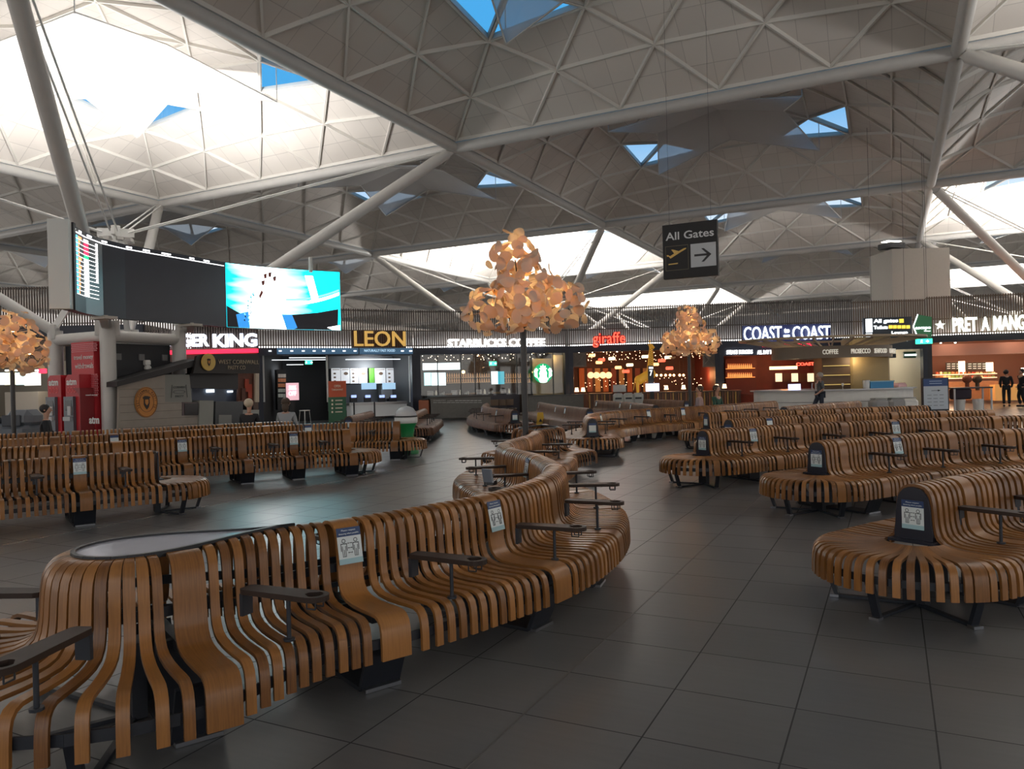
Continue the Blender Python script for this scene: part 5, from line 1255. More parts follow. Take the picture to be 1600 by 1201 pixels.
for k in range(26):
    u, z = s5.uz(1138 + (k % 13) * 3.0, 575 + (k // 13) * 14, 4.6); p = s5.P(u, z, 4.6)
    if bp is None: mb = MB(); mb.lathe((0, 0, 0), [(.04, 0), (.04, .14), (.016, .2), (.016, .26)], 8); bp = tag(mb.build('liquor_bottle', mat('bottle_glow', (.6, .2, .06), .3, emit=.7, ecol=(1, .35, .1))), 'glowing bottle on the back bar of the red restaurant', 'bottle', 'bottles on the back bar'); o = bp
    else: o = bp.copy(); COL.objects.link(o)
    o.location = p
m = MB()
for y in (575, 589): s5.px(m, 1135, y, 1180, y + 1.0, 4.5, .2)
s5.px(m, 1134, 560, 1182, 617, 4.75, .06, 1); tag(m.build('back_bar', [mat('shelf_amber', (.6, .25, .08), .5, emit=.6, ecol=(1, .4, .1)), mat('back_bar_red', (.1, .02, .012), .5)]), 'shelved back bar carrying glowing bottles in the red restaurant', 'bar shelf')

# --- corridor to the gates
s6 = Shop('shopfront', 'opening beside the oval bar leading to a pale corridor', 1335, 38.8, 1450, 38.6, depth=7)
s6.shell(wall=mat('corridor_wall', (.5, .46, .38), .6), ceil=mat('corridor_ceiling', (.5, .48, .45), .6), z1=3.62, z0=2.95, zt=5.5, slat=SLATW)
m = MB(); s6.px(m, 1372, 568, 1434, 592, 6.5, .1); m.build('lit_glass_wall', mat('etched_glass', (.75, .75, .6), .5, emit=.55, ecol=(.85, .85, .68)), s6.t)
m = MB()
for k in range(6):
    x = 1380 + k * 10; u, z = s6.uz(x, 591, 6.4); 
    for d_ in (-.18, .0, .2): m.bar(s6.P(u, z, 6.4), s6.P(u + d_, z + .55, 6.4), .02, .02)
m.build('branch_drawing', mat('etch_grey', (.3, .32, .3), .6), s6.t)
m = MB(); s6.px(m, 1434, 562, 1446, 617, 2.0, .1); m.build('orange_wall', mat('salmon_wall', (.5, .2, .09), .6), s6.t)
s6.light(1.8, 2.6, 3.5, 70, (1, .9, .7))
exit_sign(s6, 1405, 570, 1414, 574, 5.0, 'tiny green exit sign in the pale corridor')
# --- sandwich shop
s7 = Shop('shopfront', 'sandwich shop front at right with a white star and tall cream letters', 1450, 38.6, 1780, 36.6, depth=7)
s7.shell(wall=mat('pret_wall', (.22, .10, .07), .6), ceil=mat('salmon_ceiling', (.62, .33, .24), .7), slat=SLATW, band=mat('dark_band', (.018, .018, .024), .5), zt=5.6)
m = MB(); s7.box(m, .25, 2.6, s7.w, 3.2, 1.6, 1.75); m.build('bulkhead', mat('salmon_bulkhead', (.60, .34, .26), .6), s7.t)
CRM = mat('cream_letter', (.9, .95, .85), emit=1.3, ecol=(.9, 1, .88))
m = MB(); s7.text(m, 'PRET', 1488, 496, 1526, 518, -.12, .1, thick=.02); s7.text(m, 'A', 1533, 495, 1545, 516.5, -.12, .1, thick=.02); s7.text(m, 'MANGER', 1552, 492, 1622, 515.5, -.12, .1, thick=.02); m.build('lettering', CRM, s7.t)
u, z = s7.uz(1468.5, 508, -.12); m = MB(); m.prism([s7.P(u + (r_) * math.sin(a), z + r_ * math.cos(a), -.12) for a, r_ in [(k * PI / 5, .24 if k % 2 == 0 else .1) for k in range(10)]][::-1], s7.nr * .08); m.build('star', CRM, s7.t)
m = MB(); s7.px(m, 1478, 566, 1497, 578, 5.5, .05); s7.px(m, 1509, 566, 1540, 578, 5.5, .05); m.build('chalk_menu', mat('menu_charcoal', (.05, .05, .04), .6), s7.t)
m = MB()
for k in range(24):
    x = 1480 + (k % 8) * 7.5 + (3 if (k % 8) > 3 else 0); y = 568 + (k // 8) * 3.4
    if x < 1538 and not 1495 < x < 1509: s7.px(m, x, y, x + 5, y + 1.0, 5.45, .02)
m.build('menu_writing', mat('chalk', (.7, .68, .6), emit=.5), s7.t)
m = MB(); s7.px(m, 1498, 564, 1508, 584, 5.4, .05); s7.px(m, 1541, 566, 1552, 580, 5.4, .05); s7.px(m, 1596, 574, 1625, 592, 5, .05); m.build('lit_panel', mat('warm_lit', (1, .85, .6), emit=1.4, ecol=(1, .84, .58)), s7.t)
ct = thing('deli_counter', 'glowing glass fronted food counter in the sandwich shop', 'counter', tuple(s7.P(2.5, 0, 3)))
m = MB(); s7.px(m, 1460, 596, 1560, 625, 3.4, .8); m.build('counter_body', mat('counter_warm', (.5, .25, .12), .5, noise=.3, nscale=5), ct)
m = MB(); s7.px(m, 1462, 584, 1558, 585, 3.5, .6); s7.px(m, 1462, 590, 1558, 591, 3.5, .6); m.build('glass_shelf', mat('shelf_lit', (1, .8, .5), emit=.9, ecol=(1, .75, .45)), ct)
rr = random.Random(12); FC = [mat('food_cream', (.8, .6, .35), .6), mat('food_brown', (.35, .15, .06), .6), mat('food_red', (.5, .08, .04), .6), mat('food_green', (.2, .3, .08), .6)]
for k in range(30):
    x = 1464 + (k % 15) * 6.3; y = 584.5 if k < 15 else 590.5; u, z = s7.uz(x, y, 3.7); m = MB(); p = s7.P(u, z, 3.7); m.box((p[0], p[1], z + .07), (.13, .16, .13), rz=rr.uniform(0, 1), bev=.03)
    tag(m.build('food_pack', FC[rr.randrange(4)]), 'wrapped food item on the %s lit shelf of the sandwich shop' % ('upper' if k < 15 else 'lower'), 'food', 'food on the %s shelf of the sandwich shop' % ('upper' if k < 15 else 'lower'))
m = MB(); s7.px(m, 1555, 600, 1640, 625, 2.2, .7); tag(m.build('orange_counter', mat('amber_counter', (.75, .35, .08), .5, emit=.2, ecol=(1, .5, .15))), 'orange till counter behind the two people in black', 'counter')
for i, (x, c) in enumerate(((1511, 'ring_rust'), (1527, 'ring_dark'))):
    u, z = s7.uz(x, 592, 2.2); m = MB(); m.ball(s7.P(u, z, 2.2), .24, 8, sc=(1, 1, .95)); q = s7.P(u, z - .6, 2.2); m.tube(q, s7.P(u, z - .2, 2.2), .1, n=8); tag(m.build('basket_display', mat(c, (.2, .07, .04) if i == 0 else (.08, .06, .04), .7, noise=.5, nscale=20)), ['rust coloured round basket on the sandwich shop counter', 'dark round basket on the sandwich shop counter'][i], 'basket')
s7.spots(10, (2, 6), 3.45, .05); s7.light(2, 2.5, 2.8, 90, (1, .66, .4)); s7.light(5.5, 2.5, 3.0, 90, (1, .66, .4)); s7.light(1.5, 3.3, .8, 12, (1, .7, .5)); s7.light(4.5, 3.3, .8, 12, (1, .7, .5))

# pale plant room block behind the screen
P0 = wd(1424, 43); z0, z1 = 3.9, zat(1424, 394, 43)
pb = thing('plant_room', 'pale beige box rising behind the slatted screen on the right', 'plant room', (P0[0], P0[1], z0)); rz6 = math.atan2(_r[1], _r[0])
MB().box((P0[0], P0[1], (z0 + z1) / 2), (3.2, 2.6, z1 - z0), rz=rz6).build('clad_wall', panel_tile if False else mat('beige_clad', (.46, .43, .38), .6, noise=.05), pb)
q = wd(1398, 42); MB().box((q[0], q[1], z1 + .2), (1.0, .9, .28), rz=rz6 + .3).build('roof_unit', DARK, pb); MB().box((q[0] + .0, q[1] - .2, z1 + .42), (.9, .5, .05), rz=rz6 + .3).build('unit_lamp', mat('lamp_soft', (1, .95, .85), emit=2.5), pb)
# support floor behind the fascia carrying the box
# ================================================================== HANGING DIRECTION SIGN
s8 = Shop(None, '', 1350, 36, 1460, 35.7)
gs2 = thing('direction_sign', 'dark illuminated hanging sign listing All gates and Toilets above the oval bar', 'sign', tuple(s8.P(1.2, 2.9, 0)))
m = MB(); s8.px(m, 1350, 495.5, 1425, 546, 0, .2); m.build('sign_box', mat('sign_dark', (.012, .02, .03), .4), gs2)
SGW = mat('sign_lit_white', (.9, .97, 1), emit=1.6); m = MB(); s8.px(m, 1353, 498, 1363, 519, -.02, .02); s8.px(m, 1353, 521, 1363, 527, -.02, .02); m.build('arrow_field', SGW, gs2)
m = MB(); s8.text(m, 'All gates', 1365, 498, 1403, 505.5, -.02, .02, thick=.03); s8.text(m, 'Toilets', 1365, 508.5, 1387, 514, -.02, .02, thick=.03); s8.text(m, 'Lounge', 1393, 517, 1418, 522.5, -.02, .02, thick=.03); m.build('lettering', SGW, gs2)
m = MB(); s8.px(m, 1405.5, 498, 1412, 504, -.02, .02)
for k in range(5): s8.px(m, 1389 + 6.8 * k, 508, 1394.5 + 6.8 * k, 513, -.02, .02)
m.build('pictogram', mat('sign_lit_yellow', (1, .65, .05), emit=1.0, ecol=(1, .6, .05)), gs2)
m = MB(); s8.px(m, 1377, 530, 1381, 535, -.02, .02); s8.px(m, 1412, 529, 1418, 533, -.02, .02); m.build('small_icon', SGW, gs2)
m = MB()
for x in (1362, 1414): u, z = s8.uz(x, 495, .1); m.tube(s8.P(u, z, .1), s8.P(u, 14.2, .1), .008, n=5)
m.build('hanger', DARK, gs2)
es = thing('lounge_sign', 'green six sided hanging sign with white lettering reading escape', 'sign', tuple(s8.P(2.7, 3, -.1))); m = MB()
pts = [(1427, 510), (1434, 491), (1456, 495), (1456, 527), (1434, 527)]; m.prism([s8.P(*s8.uz(x, y, -.1), -.1) for x, y in pts][::-1], s8.nr * -.1); m.build('panel', mat('lounge_green', (.02, .08, .03), .5, emit=.15, ecol=(.05, .25, .1)), es)
m = MB(); s8.text(m, 'escape', 1430, 510.5, 1454, 515.5, -.12, .02, thick=.02); s8.text(m, 'lounge', 1444, 516, 1454, 518, -.12, .02)
for (a, b) in (((1427, 510), (1434, 491)), ((1427, 510), (1434, 527))): m.bar(s8.P(*s8.uz(*a, -.12), -.12), s8.P(*s8.uz(*b, -.12), -.12), .04, .04)
m.build('lettering', SGW, es); m = MB(); u, z = s8.uz(1446, 494, -.05); m.tube(s8.P(u, z, -.05), s8.P(u, 14.2, -.05), .008, n=5); m.build('hanger', DARK, es)
m = MB(); u, z = s8.uz(1450, 529, -.09); m.tube(s8.P(u, z - .1, -.09), s8.P(u, 14.2, -.09), .008, n=5); tag(m.build('exit_sign_cable', DARK), 'thin cable carrying the large green exit sign near the oval bar', 'cable')
exit_sign(s8, 1431, 529, 1457, 537, -.12, 'large glowing green exit sign below the green hexagonal sign')
# second inner direction sign
m = MB(); s6.px(m, 1372, 553, 1400, 559, 1.2, .1); tag(m.build('corridor_sign', mat('sign_dark2', (.02, .03, .05), .4)), 'small dark sign inside the corridor', 'sign')
m = MB(); s6.px(m, 1412, 549, 1438, 559, 1.0, .1); o = tag(m.build('corridor_lounge_sign', mat('lounge_green2', (.02, .06, .03), .5)), 'small dark green sign in the corridor with white band', 'sign')
m = MB(); s6.px(m, 1414, 553, 1436, 555.5, .95, .04); c = m.build('lettering', SGW); c.parent = o

# ================================================================== OVAL BAR
bc_ = wd(1300, 32.6); bx, by = bc_; e1 = np.array([_r[0], _r[1]]); e2 = FW[:2]
def ov(a, rx, ry): q = bc_ + e1 * rx * math.cos(a) + e2 * ry * math.sin(a); return q
def ring(mb, rx0, ry0, rx1, ry1, z0, z1, n=56, mi=0, a0=0, a1=2 * PI):
    vs = []; n1 = n + 1
    for k in range(n1):
        a = a0 + (a1 - a0) * k / n
        for (rx, ry, z) in ((rx0, ry0, z0), (rx1, ry1, z0), (rx1, ry1, z1), (rx0, ry0, z1)): vs.append((*ov(a, rx, ry), z))
    fs = [(k * 4 + i, k * 4 + (i + 1) % 4, k * 4 + 4 + (i + 1) % 4, k * 4 + 4 + i) for k in range(n) for i in range(4)]
    fs += [(0, 1, 2, 3), tuple(4 * n + i for i in (3, 2, 1, 0))]
    mb.add(vs, fs, mi)
ob = thing('oval_bar', 'white oval seafood and prosecco bar with a tan ring canopy', 'bar', (bx, by, 0))
m = MB(); ring(m, 2.9, 1.5, 3.35, 1.95, .12, 1.07); m.build('counter_front', CREAM, ob)
m = MB(); ring(m, 3.30, 1.90, 3.37, 1.97, .60, .615); m.build('front_groove', DARK, ob)
m = MB(); ring(m, 2.75, 1.35, 3.5, 2.1, 1.07, 1.12); m.build('worktop', mat('steel_top', (.35, .34, .34), .3, metal=.5), ob)
m = MB(); ring(m, 2.95, 1.55, 3.2, 1.8, 0, .12); m.build('plinth', BLACK, ob)
m = MB(); ring(m, 3.5, 2.1, 3.95, 2.5, 3.22, 3.30); m.build('canopy_ring', TAN, ob)
m = MB()
for k in range(28):
    a = 2 * PI * k / 28; p_ = ov(a, 3.6, 2.2); q_ = ov(a, 1.6, .9); m.bar((*p_, 3.2), (*q_, 2.85), .05, .09)
m.build('canopy_rib', TAN, ob)
m = MB(); ring(m, 2.45, 1.35, 2.55, 1.45, 2.42, 2.92); m.build('name_band', mat('band_brown', (.17, .125, .085), .5), ob)
m = MB(); q = ov(0, 0, 0); m.box((*(bc_ + e1 * 1.45), 1.85), (1.7, 1.0, 2.9), rz=rz6, bev=.1); m.build('core_column', mat('ochre_column', (.30, .22, .10), .5), ob)
m = MB(); m.box((*(bc_ + e1 * .0), 1.85), (1.2, .9, 1.5), rz=rz6); m.build('bottle_cabinet', mat('cabinet_brown', (.08, .045, .02), .5), ob)
for k in range(3):
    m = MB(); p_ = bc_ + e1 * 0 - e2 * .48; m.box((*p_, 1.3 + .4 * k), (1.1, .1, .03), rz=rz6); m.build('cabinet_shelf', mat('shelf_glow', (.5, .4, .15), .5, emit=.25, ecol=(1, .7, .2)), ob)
m = MB()
for txt, a0, wdt in (('COFFEE', -1.95, .62), ('PROSECCO', -1.50, .85), ('SEAFOOD', -1.08, .72), ('CHAMPAGNE', -.66, .75)):
    a = a0; p_ = ov(a, 2.57, 1.47); p2 = ov(a + .3, 2.57, 1.47); ax_ = (p2 - p_) / np.linalg.norm(p2 - p_); nr_ = np.array([ax_[1], -ax_[0]]); p_ = p_ + nr_ * .02
    text_on(m, txt, (*p_, 2.57), (*ax_, 0), (0, 0, 1), (*nr_, 0), wdt, .2, .03, 0, .02)
m.build('lettering', mat('letter_champagne', (.75, .7, .6), .4, emit=.25), ob)
for k in range(2):
    l = bpy.data.lights.new('bar_light', 'POINT'); l.energy = 14; l.color = (1, .75, .45); l.shadow_soft_size = .2; o = bpy.data.objects.new('bar_light', l); COL.objects.link(o); p_ = bc_ + e1 * (k * 2.6 - 1.9) - e2 * .8; o.location = (*p_, 2.3)
sb = Shop(None, '', 1175, 31.2, 1430, 31.2)
p_ = ov(-PI / 2 + .42, 3.1, 1.75); ctb = thing('blue_crate', 'blue plastic crate standing on the oval bar', 'crate', (*p_, 1.12)); m = MB()
for (dx, dy, sx, sy) in ((0, -.22, .95, .03), (0, .22, .95, .03), (-.46, 0, .03, .44), (.46, 0, .03, .44)): q = p_ + e1 * dx + e2 * dy; m.box((*q, 1.26), (sx, sy, .27), rz=rz6)
m.box((*p_, 1.135), (.95, .44, .03), rz=rz6); m.build('tub', mat('crate_blue', (.03, .22, .45), .45), ctb)
m = MB()
for (dx, dy, sx, sy) in ((0, -.24, 1.0, .05), (0, .24, 1.0, .05), (-.48, 0, .05, .48), (.48, 0, .05, .48)): q = p_ + e1 * dx + e2 * dy; m.box((*q, 1.40), (sx, sy, .04), rz=rz6)
m.build('rim', mat('crate_rim', (.25, .45, .55), .45), ctb)
for k, (a, kind) in enumerate(((-PI / 2 - .75, 'tablet'), (-PI / 2 - .45, 'taps'), (-PI / 2 - .1, 'glass'), (-PI / 2 + .22, 'jug'), (-PI / 2 + .85, 'scale'))):
    p_ = ov(a, 3.1, 1.75); m = MB()
    if kind == 'tablet': m.box((*p_, 1.24), (.5, .04, .26), rz=rz6); mt = mat('tablet2', (.6, .65, 1), emit=1.2); lab = 'glowing tablet on the left end of the oval bar'; nm = 'order_tablet'
    elif kind == 'taps':
        for q in (-.15, 0, .15): w_ = p_ + e1 * q; m.tube((*w_, 1.12), (*w_, 1.4), .02, n=8); m.bar((*w_, 1.38), (*(w_ - e2 * .1), 1.36), .03, .03)
        mt = CHROME; lab = 'row of chrome drink taps on the oval bar'; nm = 'drink_taps'
    elif kind == 'glass': m.lathe((*p_, 1.12), [(.05, 0), (.01, .02), (.01, .1), (.05, .16), (.045, .24)], 12); mt = CREAM; lab = 'stemmed glass on the oval bar'; nm = 'wine_glass'
    elif kind == 'jug': m.lathe((*p_, 1.12), [(.13, 0), (.15, .3), (.13, .34)], 14); mt = STEEL; lab = 'steel bucket beside the blue crate on the bar'; nm = 'ice_bucket'
    else: m.box((*p_, 1.2), (.5, .3, .12), rz=rz6 + .4, bev=.02); m.box((*p_, 1.29), (.4, .24, .04), rz=rz6 + .4); mt = mat('pink_white', (.7, .4, .42), .5); lab = 'pink and white folded cloth pile on the right end of the bar'; nm = 'cloth_pile'
    tag(m.build(nm, mt), lab, nm.replace('_', ' '))
for i, x in enumerate((1372, 1398, 1417)):
    p_ = wd(x, 29.6); t = thing('tub_stool', ['left grey tub seat in front of the oval bar', 'right grey tub seat in front of the oval bar', 'white tub seat in front of the oval bar right end'][i], 'seat', (*p_, 0)); m = MB(); m.box((*p_, .36), (.66, .6, .72), rz=rz6, bev=.12); m.build('body', mat('tub_grey', (.28, .27, .26), .6) if i < 2 else CREAM, t)
    m = MB(); m.box((*p_, .745), (.5, .45, .05), rz=rz6, bev=.02); m.build('cushion', mat('tub_cushion', (.4, .39, .37), .6), t)

# ================================================================== INFORMATION TOTEM, TABLE
p_ = wd(1461.5, 32.5); S32 = FPX / 32.5; hh = zat(1461, 590, 32.5)
t = thing('info_totem', 'free standing dark framed notice with navy heading and a black arrow', 'sign', (*p_, 0))
W3, rect, poly, text = flat((*(p_ - e1 * .57), 0), (*e1, 0), (*(-e2), 0))
m = MB(); rect(m, 0, .0, 1.14, hh, -.12, 0); m.build('frame', DARK, t); m = MB(); rect(m, .05, .12, 1.09, hh - .36, 0, .01); m.build('poster', mat('poster_pale', (.5, .55, .6), .5), t); m = MB(); rect(m, .05, hh - .36, 1.09, hh - .04, 0, .01); m.build('poster_heading', mat('poster_navy', (.03, .07, .2), .5), t)
m = MB(); rect(m, .38, hh - .56, .72, hh - .54, .01, .015); poly(m, [(.66, hh - .51), (.78, hh - .55), (.66, hh - .59)], .01, .015)
for k in range(4):
    for q in range(3): rect(m, .2 + .26 * q, hh - .75 - .15 * k, .38 + .26 * q, hh - .735 - .15 * k, .01, .014)
m.build('arrow', INK, t); m = MB()
for k in range(2): rect(m, .3, hh - .16 - .1 * k, .84, hh - .13 - .1 * k, .01, .014)
m.build('heading_line', mat('heading_pale', (.3, .4, .6), .5), t)
p_ = wd(1513, 33); t = thing('high_table', 'dark topped table with pale metal legs beside the notice totem', 'table', (*p_, 0)); m = MB(); m.box((*p_, 1.0), (1.7, .7, .06), rz=rz6); m.build('tabletop', DARK, t)
for a in (-1, 1):
    for b in (-1, 1): q = p_ + e1 * .8 * a + e2 * .3 * b; MB().box((*q, .49), (.06, .06, .97), rz=rz6).build('leg', mat('leg_pale', (.5, .5, .5), .4), t)
for i, x in enumerate((1499, 1527)):
    q = wd(x, 33.0); t = thing('white_bucket', ['white bucket under the left half of the high table', 'white bucket under the right half of the high table'][i], 'bucket', (*q, 0)); MB().lathe((*q, 0), [(.17, 0), (.22, .5)], 16).build('pail', CREAM, t); MB().tube((*(q - e1 * .22), .5), (*(q + e1 * .22), .5), .01, n=5).build('handle', CHROME, t)
m = MB(); q = wd(1500, 33.0); m.box((*q, .74), (.75, .5, .46), rz=rz6, bev=.06); tag(m.build('dark_bag', mat('dark_cloth', (.03, .02, .03), .8)), 'dark cloth bundle hanging under the high table', 'bag')

# ================================================================== COLUMN POD, CASH MACHINES
TX, TY = TREES[0]
pod = thing('service_pod', 'charcoal service pod standing between the column trunks', 'pod', (TX, TY, 0)); CHAR = mat('charcoal_panel', (.022, .024, .028), .6)
MB().box((TX, TY, 1.7), (2.4, 2.4, 3.4)).build('pod_body', CHAR, pod)
for i, (dy, s) in enumerate(((-.9, 0), (.0, 1), (.95, 0))):
    m = MB(); m.box((TX + 1.22, TY + dy, 2.95), (.04, .22, .22)); m.build('vent_plate', mat('plate_grey', (.16, .16, .16), .5), pod)
m = MB(); m.box((TX + 1.30, TY + .15, 2.75), (.2, .22, .2), bev=.04); m.lathe((TX + 1.33, TY + .15, 2.52), [(.12, 0), (.12, .08), (.03, .2)], 12); m.build('security_camera', mat('camera_white', (.6, .6, .58), .4), pod)
m = MB(); m.lathe((TX + 1.25, TY - .1, 2.2), [(.08, 0), (.08, .05)], 12); m.build('sensor', WHT, pod)
REDM = mat('bank_red', (.42, .012, .02), .45); PINK = mat('hatch_pink', (.55, .2, .22), .5)
yf = TY - 1.75; XR = TX + 1.45
def ux(x, pr): 
    d = ray(x, 620); return (d * ((yf - pr) / d[1]))[0] - (TX - 1.9)
W3, rect, poly, text = flat((TX - 1.9, yf, 0), (1, 0, 0), (0, -1, 0))
mp_ = thing('money_panel', 'tall red panel reading travel money withdrawals beside the column trunk', 'sign', (TX, yf, 0)); m = MB(); rect(m, ux(113, 0), 0, 3.05, 3.45, -.22, 0); m.build('panel', REDM, mp_)
m = MB()
for (z0, z1) in ((3.12, 3.42), (1.6, 2.36)):
    r_ = 0
    z = z0
    while z < z1 - .03:
        for k in range(16): rect(m, ux(113, 0) + .03 + .085 * k + (.03 if r_ % 2 else 0), z, ux(113, 0) + .08 + .085 * k + (.03 if r_ % 2 else 0), z + .035, 0, .006)
        z += .06; r_ += 1
m.build('dot_pattern', PINK, mp_)
m = MB(); u_ = ux(117, 0); text(m, 'travel money', u_, 2.82, 3.02 - u_, .2, 0, .01); text(m, 'withdrawals', u_ + .06, 2.56, 2.96 - u_, .18, 0, .01); m.build('lettering', WHT, mp_)
cab = thing('red_cabinet', 'dark red cash machine surround with rounded corner and white atm lettering', 'cabinet', (TX + .6, yf - .3, 0)); m = MB(); c0 = ux(125, .5); c1 = min(3.02, ux(163, .5)); a_ = [(c0, 0), (c1, 0), (c1, 1.55), (c1 - .08, 1.72), (c1 - .25, 1.85), (c1 - .45, 1.9), (c0, 1.9)]
poly(m, a_, .02, .5); m.build('surround', mat('deep_red', (.22, .006, .01), .45), cab); m = MB(); text(m, 'atm', c0 + .45, .72, .5, .22, .5, .01, thick=.02); text(m, 'travel money', c0 + .3, 1.62, .6, .06, .5, .01); text(m, '909', 2.25, 1.3, .5, .16, .5, .01, mi=1) if False else None; m.build('lettering', WHT, cab)
for i, u0 in enumerate((ux(75, .42), ux(103, .42))):
    t = thing('cash_machine', ['left of the two red cash machines', 'right of the two red cash machines, next to the dark red surround'][i], 'cash machine', (TX - 1.9 + u0 + .35, yf - .5, 0))
    m = MB(); poly(m, [(u0, 0), (u0 + .72, 0), (u0 + .72, 2.35), (u0 + .12, 2.35), (u0, 2.22)], -.0, .42); m.build('red_casing', REDM, t)
    m = MB(); rect(m, u0 + .02, .35, u0 + .52, 1.62, .42, .52); m.build('grey_fascia', mat('atm_grey', (.12, .13, .15), .4), t)
    m = MB(); rect(m, u0 + .10, 1.15, u0 + .44, 1.5, .52, .53); m.build('display', mat('atm_display', (.01, .01, .015), .2), t)
    m = MB(); rect(m, u0 + .3, 1.0, u0 + .46, 1.3, .53, .58); rect(m, u0 + .08, .82, u0 + .46, .95, .52, .6); m.build('keypad', mat('atm_light', (.42, .42, .42), .4), t)
    m = MB(); text(m, 'atm', u0 + .06, 2.0, .52, .2, .42, .01, thick=.03); m.build('lettering', WHT, t)
    m = MB()
    for k in range(3):
        for q in range(12): a = 2 * PI * q / 12; b = 2 * PI * (q + 1) / 12; c = (u0 + .14 + .17 * k, 1.84); poly(m, [(c[0] + .05 * math.cos(a), c[1] + .07 * math.sin(a)), (c[0] + .05 * math.cos(b), c[1] + .07 * math.sin(b)), (c[0] + .075 * math.cos(b), c[1] + .1 * math.sin(b)), (c[0] + .075 * math.cos(a), c[1] + .1 * math.sin(a))], .42, .428)
    m.build('ring_motif', mat('motif_red', (.65, .08, .08), .5), t)
# floor scrubber
p_ = wd(20, 20.6); fs_ = thing('ride_on_scrubber', 'grey moulded ride-on cleaning machine behind the left leaf lamp pole', 'cleaning machine', (*p_, 0)); GM = mat('machine_grey', (.10, .115, .135), .45); GM2 = mat('machine_dark', (.035, .04, .05), .5)
m = MB(); m.box((*p_, .55), (1.3, .8, .8), rz=rz6, bev=.16); q = p_ + e1 * .3; m.box((*q, 1.05), (.75, .74, .5), rz=rz6, bev=.16); m.build('body', GM, fs_)
m = MB(); q = p_ - e1 * .35; m.box((*q, 1.02), (.42, .6, .18), rz=rz6, bev=.06); m.build('seat', GM2, fs_); m = MB(); q = p_ + e1 * .2 - e2 * .4; m.box((*q, 1.02), (.5, .04, .3), rz=rz6, bev=.015); m.build('side_window', GM2, fs_)
for a in (-1, 1):
    for b in (-1, 1):
        q = p_ + e1 * .45 * a + e2 * .34 * b; m = MB(); m.tube((*(q - e2 * .06), .16), (*(q + e2 * .06), .16), .16, n=14); m.build('wheel', BLACK, fs_)
# ================================================================== PASTY KIOSK
k1 = Shop(None, '', 186, 25.0, 405, 29.4)
PLK = mat('pale_plank', (.30, .26, .22), .6, noise=.12, nscale=4)
kt = thing('pasty_kiosk', 'planked pasty kiosk with slanting black roof and open serving hatch', 'kiosk', tuple(k1.P(2.5, 0, .5)))
def kp(pts, off, th, mt, nm, par=None):
    m = MB(); m.prism([k1.P(*((lambda q: (q[0], max(q[1], 0)))(k1.uz(x, y, off))), off) for x, y in pts], -k1.nr * th); return m.build(nm, mt, par or kt)
kp([(186, 750), (312, 750), (312, 628), (258, 628), (258, 585), (186, 603)], 0, .12, PLK, 'plank_wall')
m = MB()
for k in range(8):
    z = .25 + .26 * k; u0 = .02; u1 = k1.uz(257 if z > 1.4 else 311, 640, 0)[0]
    if z < 2.0: k1.box(m, u0, z, u1, z + .012, -.004, .0)
m.build('plank_joint', mat('joint_dark', (.12, .10, .085), .7), kt)  # darker lines between the planks
kp([(183, 604), (304, 572), (312, 572), (312, 560), (300, 563.5), (183, 596)], -.25, 1.2, mat('kiosk_black', (.012, .010, .010), .5), 'slanting_roof')
kp([(258, 585), (296, 585), (300, 628), (258, 628)], .02, .06, mat('kiosk_sage', (.22, .22, .20), .6), 'sage_panel')
kp([(285, 628), (311, 628), (311, 649), (285, 649)], -.03, .05, mat('kiosk_frame', (.1, .07, .07), .5), 'window_frame'); kp([(289, 630), (310, 630), (310, 648), (289, 648)], -.06, .04, mat('kiosk_window', (.008, .006, .007), .2), 'window_box')
kp([(312, 625.5), (334, 625.5), (334, 750), (312, 750)], -.1, .5, mat('kiosk_door', (.27, .27, .24), .5), 'counter_door')
kp([(337, 627), (380, 627), (380, 750), (337, 750)], -.1, .9, mat('kiosk_case', (.05, .055, .06), .3), 'display_case'); kp([(342, 648), (362, 648), (362, 664), (342, 664)], -.14, .04, mat('case_back', (.2, .2, .19), .5), 'case_shelf')
kp([(380, 640), (405, 640), (405, 750), (380, 750)], -.1, .6, mat('kiosk_light', (.30, .31, .28), .5), 'end_counter')
kp([(372, 583), (399, 583), (399, 628), (372, 628)], 1.5, .1, mat('patchwork_a', (.14, .05, .03), .6, noise=.3), 'timber_lining')
for i, (x, y0, y1) in enumerate(((383, 592, 612), (388, 600, 622), (378, 606, 625))): kp([(x, y0), (x + 6, y0), (x + 6, y1), (x, y1)], 1.42, .06, mat('patch_red', (.38, .05, .02), .6) if i < 2 else mat('patch_brown', (.10, .035, .02), .6), 'coloured_board')
kp([(399, 580), (405, 580), (405, 628), (399, 628)], 1.3, .1, mat('edge_cream', (.5, .42, .32), .5), 'edge_board')
kp([(297, 583), (372, 583), (372, 608), (294, 606)], .5, .3, BLACK, 'hood'); kp([(300, 605), (372, 605), (372, 628), (300, 628)], 1.9, .1, mat('kiosk_back', (.07, .09, .13), .4), 'rear_panel')
m = MB(); k1.px(m, 323, 608, 335, 613, 1.8, .05); k1.px(m, 356, 610, 364, 613, 1.8, .05); m.build('hatch_light', mat('hatch_lit', (.8, .9, 1), emit=1.2), kt)
kf = thing('kiosk_sign', 'black sign board reading West Cornwall Pasty Co with a round gold badge', 'sign', tuple(k1.P(5, 2.4, -.4))); kp([(302, 583), (308, 556), (318, 553), (402, 553), (406, 560), (406, 583)], -.35, .15, mat('sign_bark', (.018, .014, .012), .5), 'board', kf)
m = MB(); k1.text(m, 'WEST CORNWALL', 341, 562, 404, 568.5, -.37, .02); k1.text(m, 'PASTY CO', 356, 571, 383, 577, -.37, .02); m.build('lettering', mat('dull_gold', (.38, .30, .20), .4), kf)
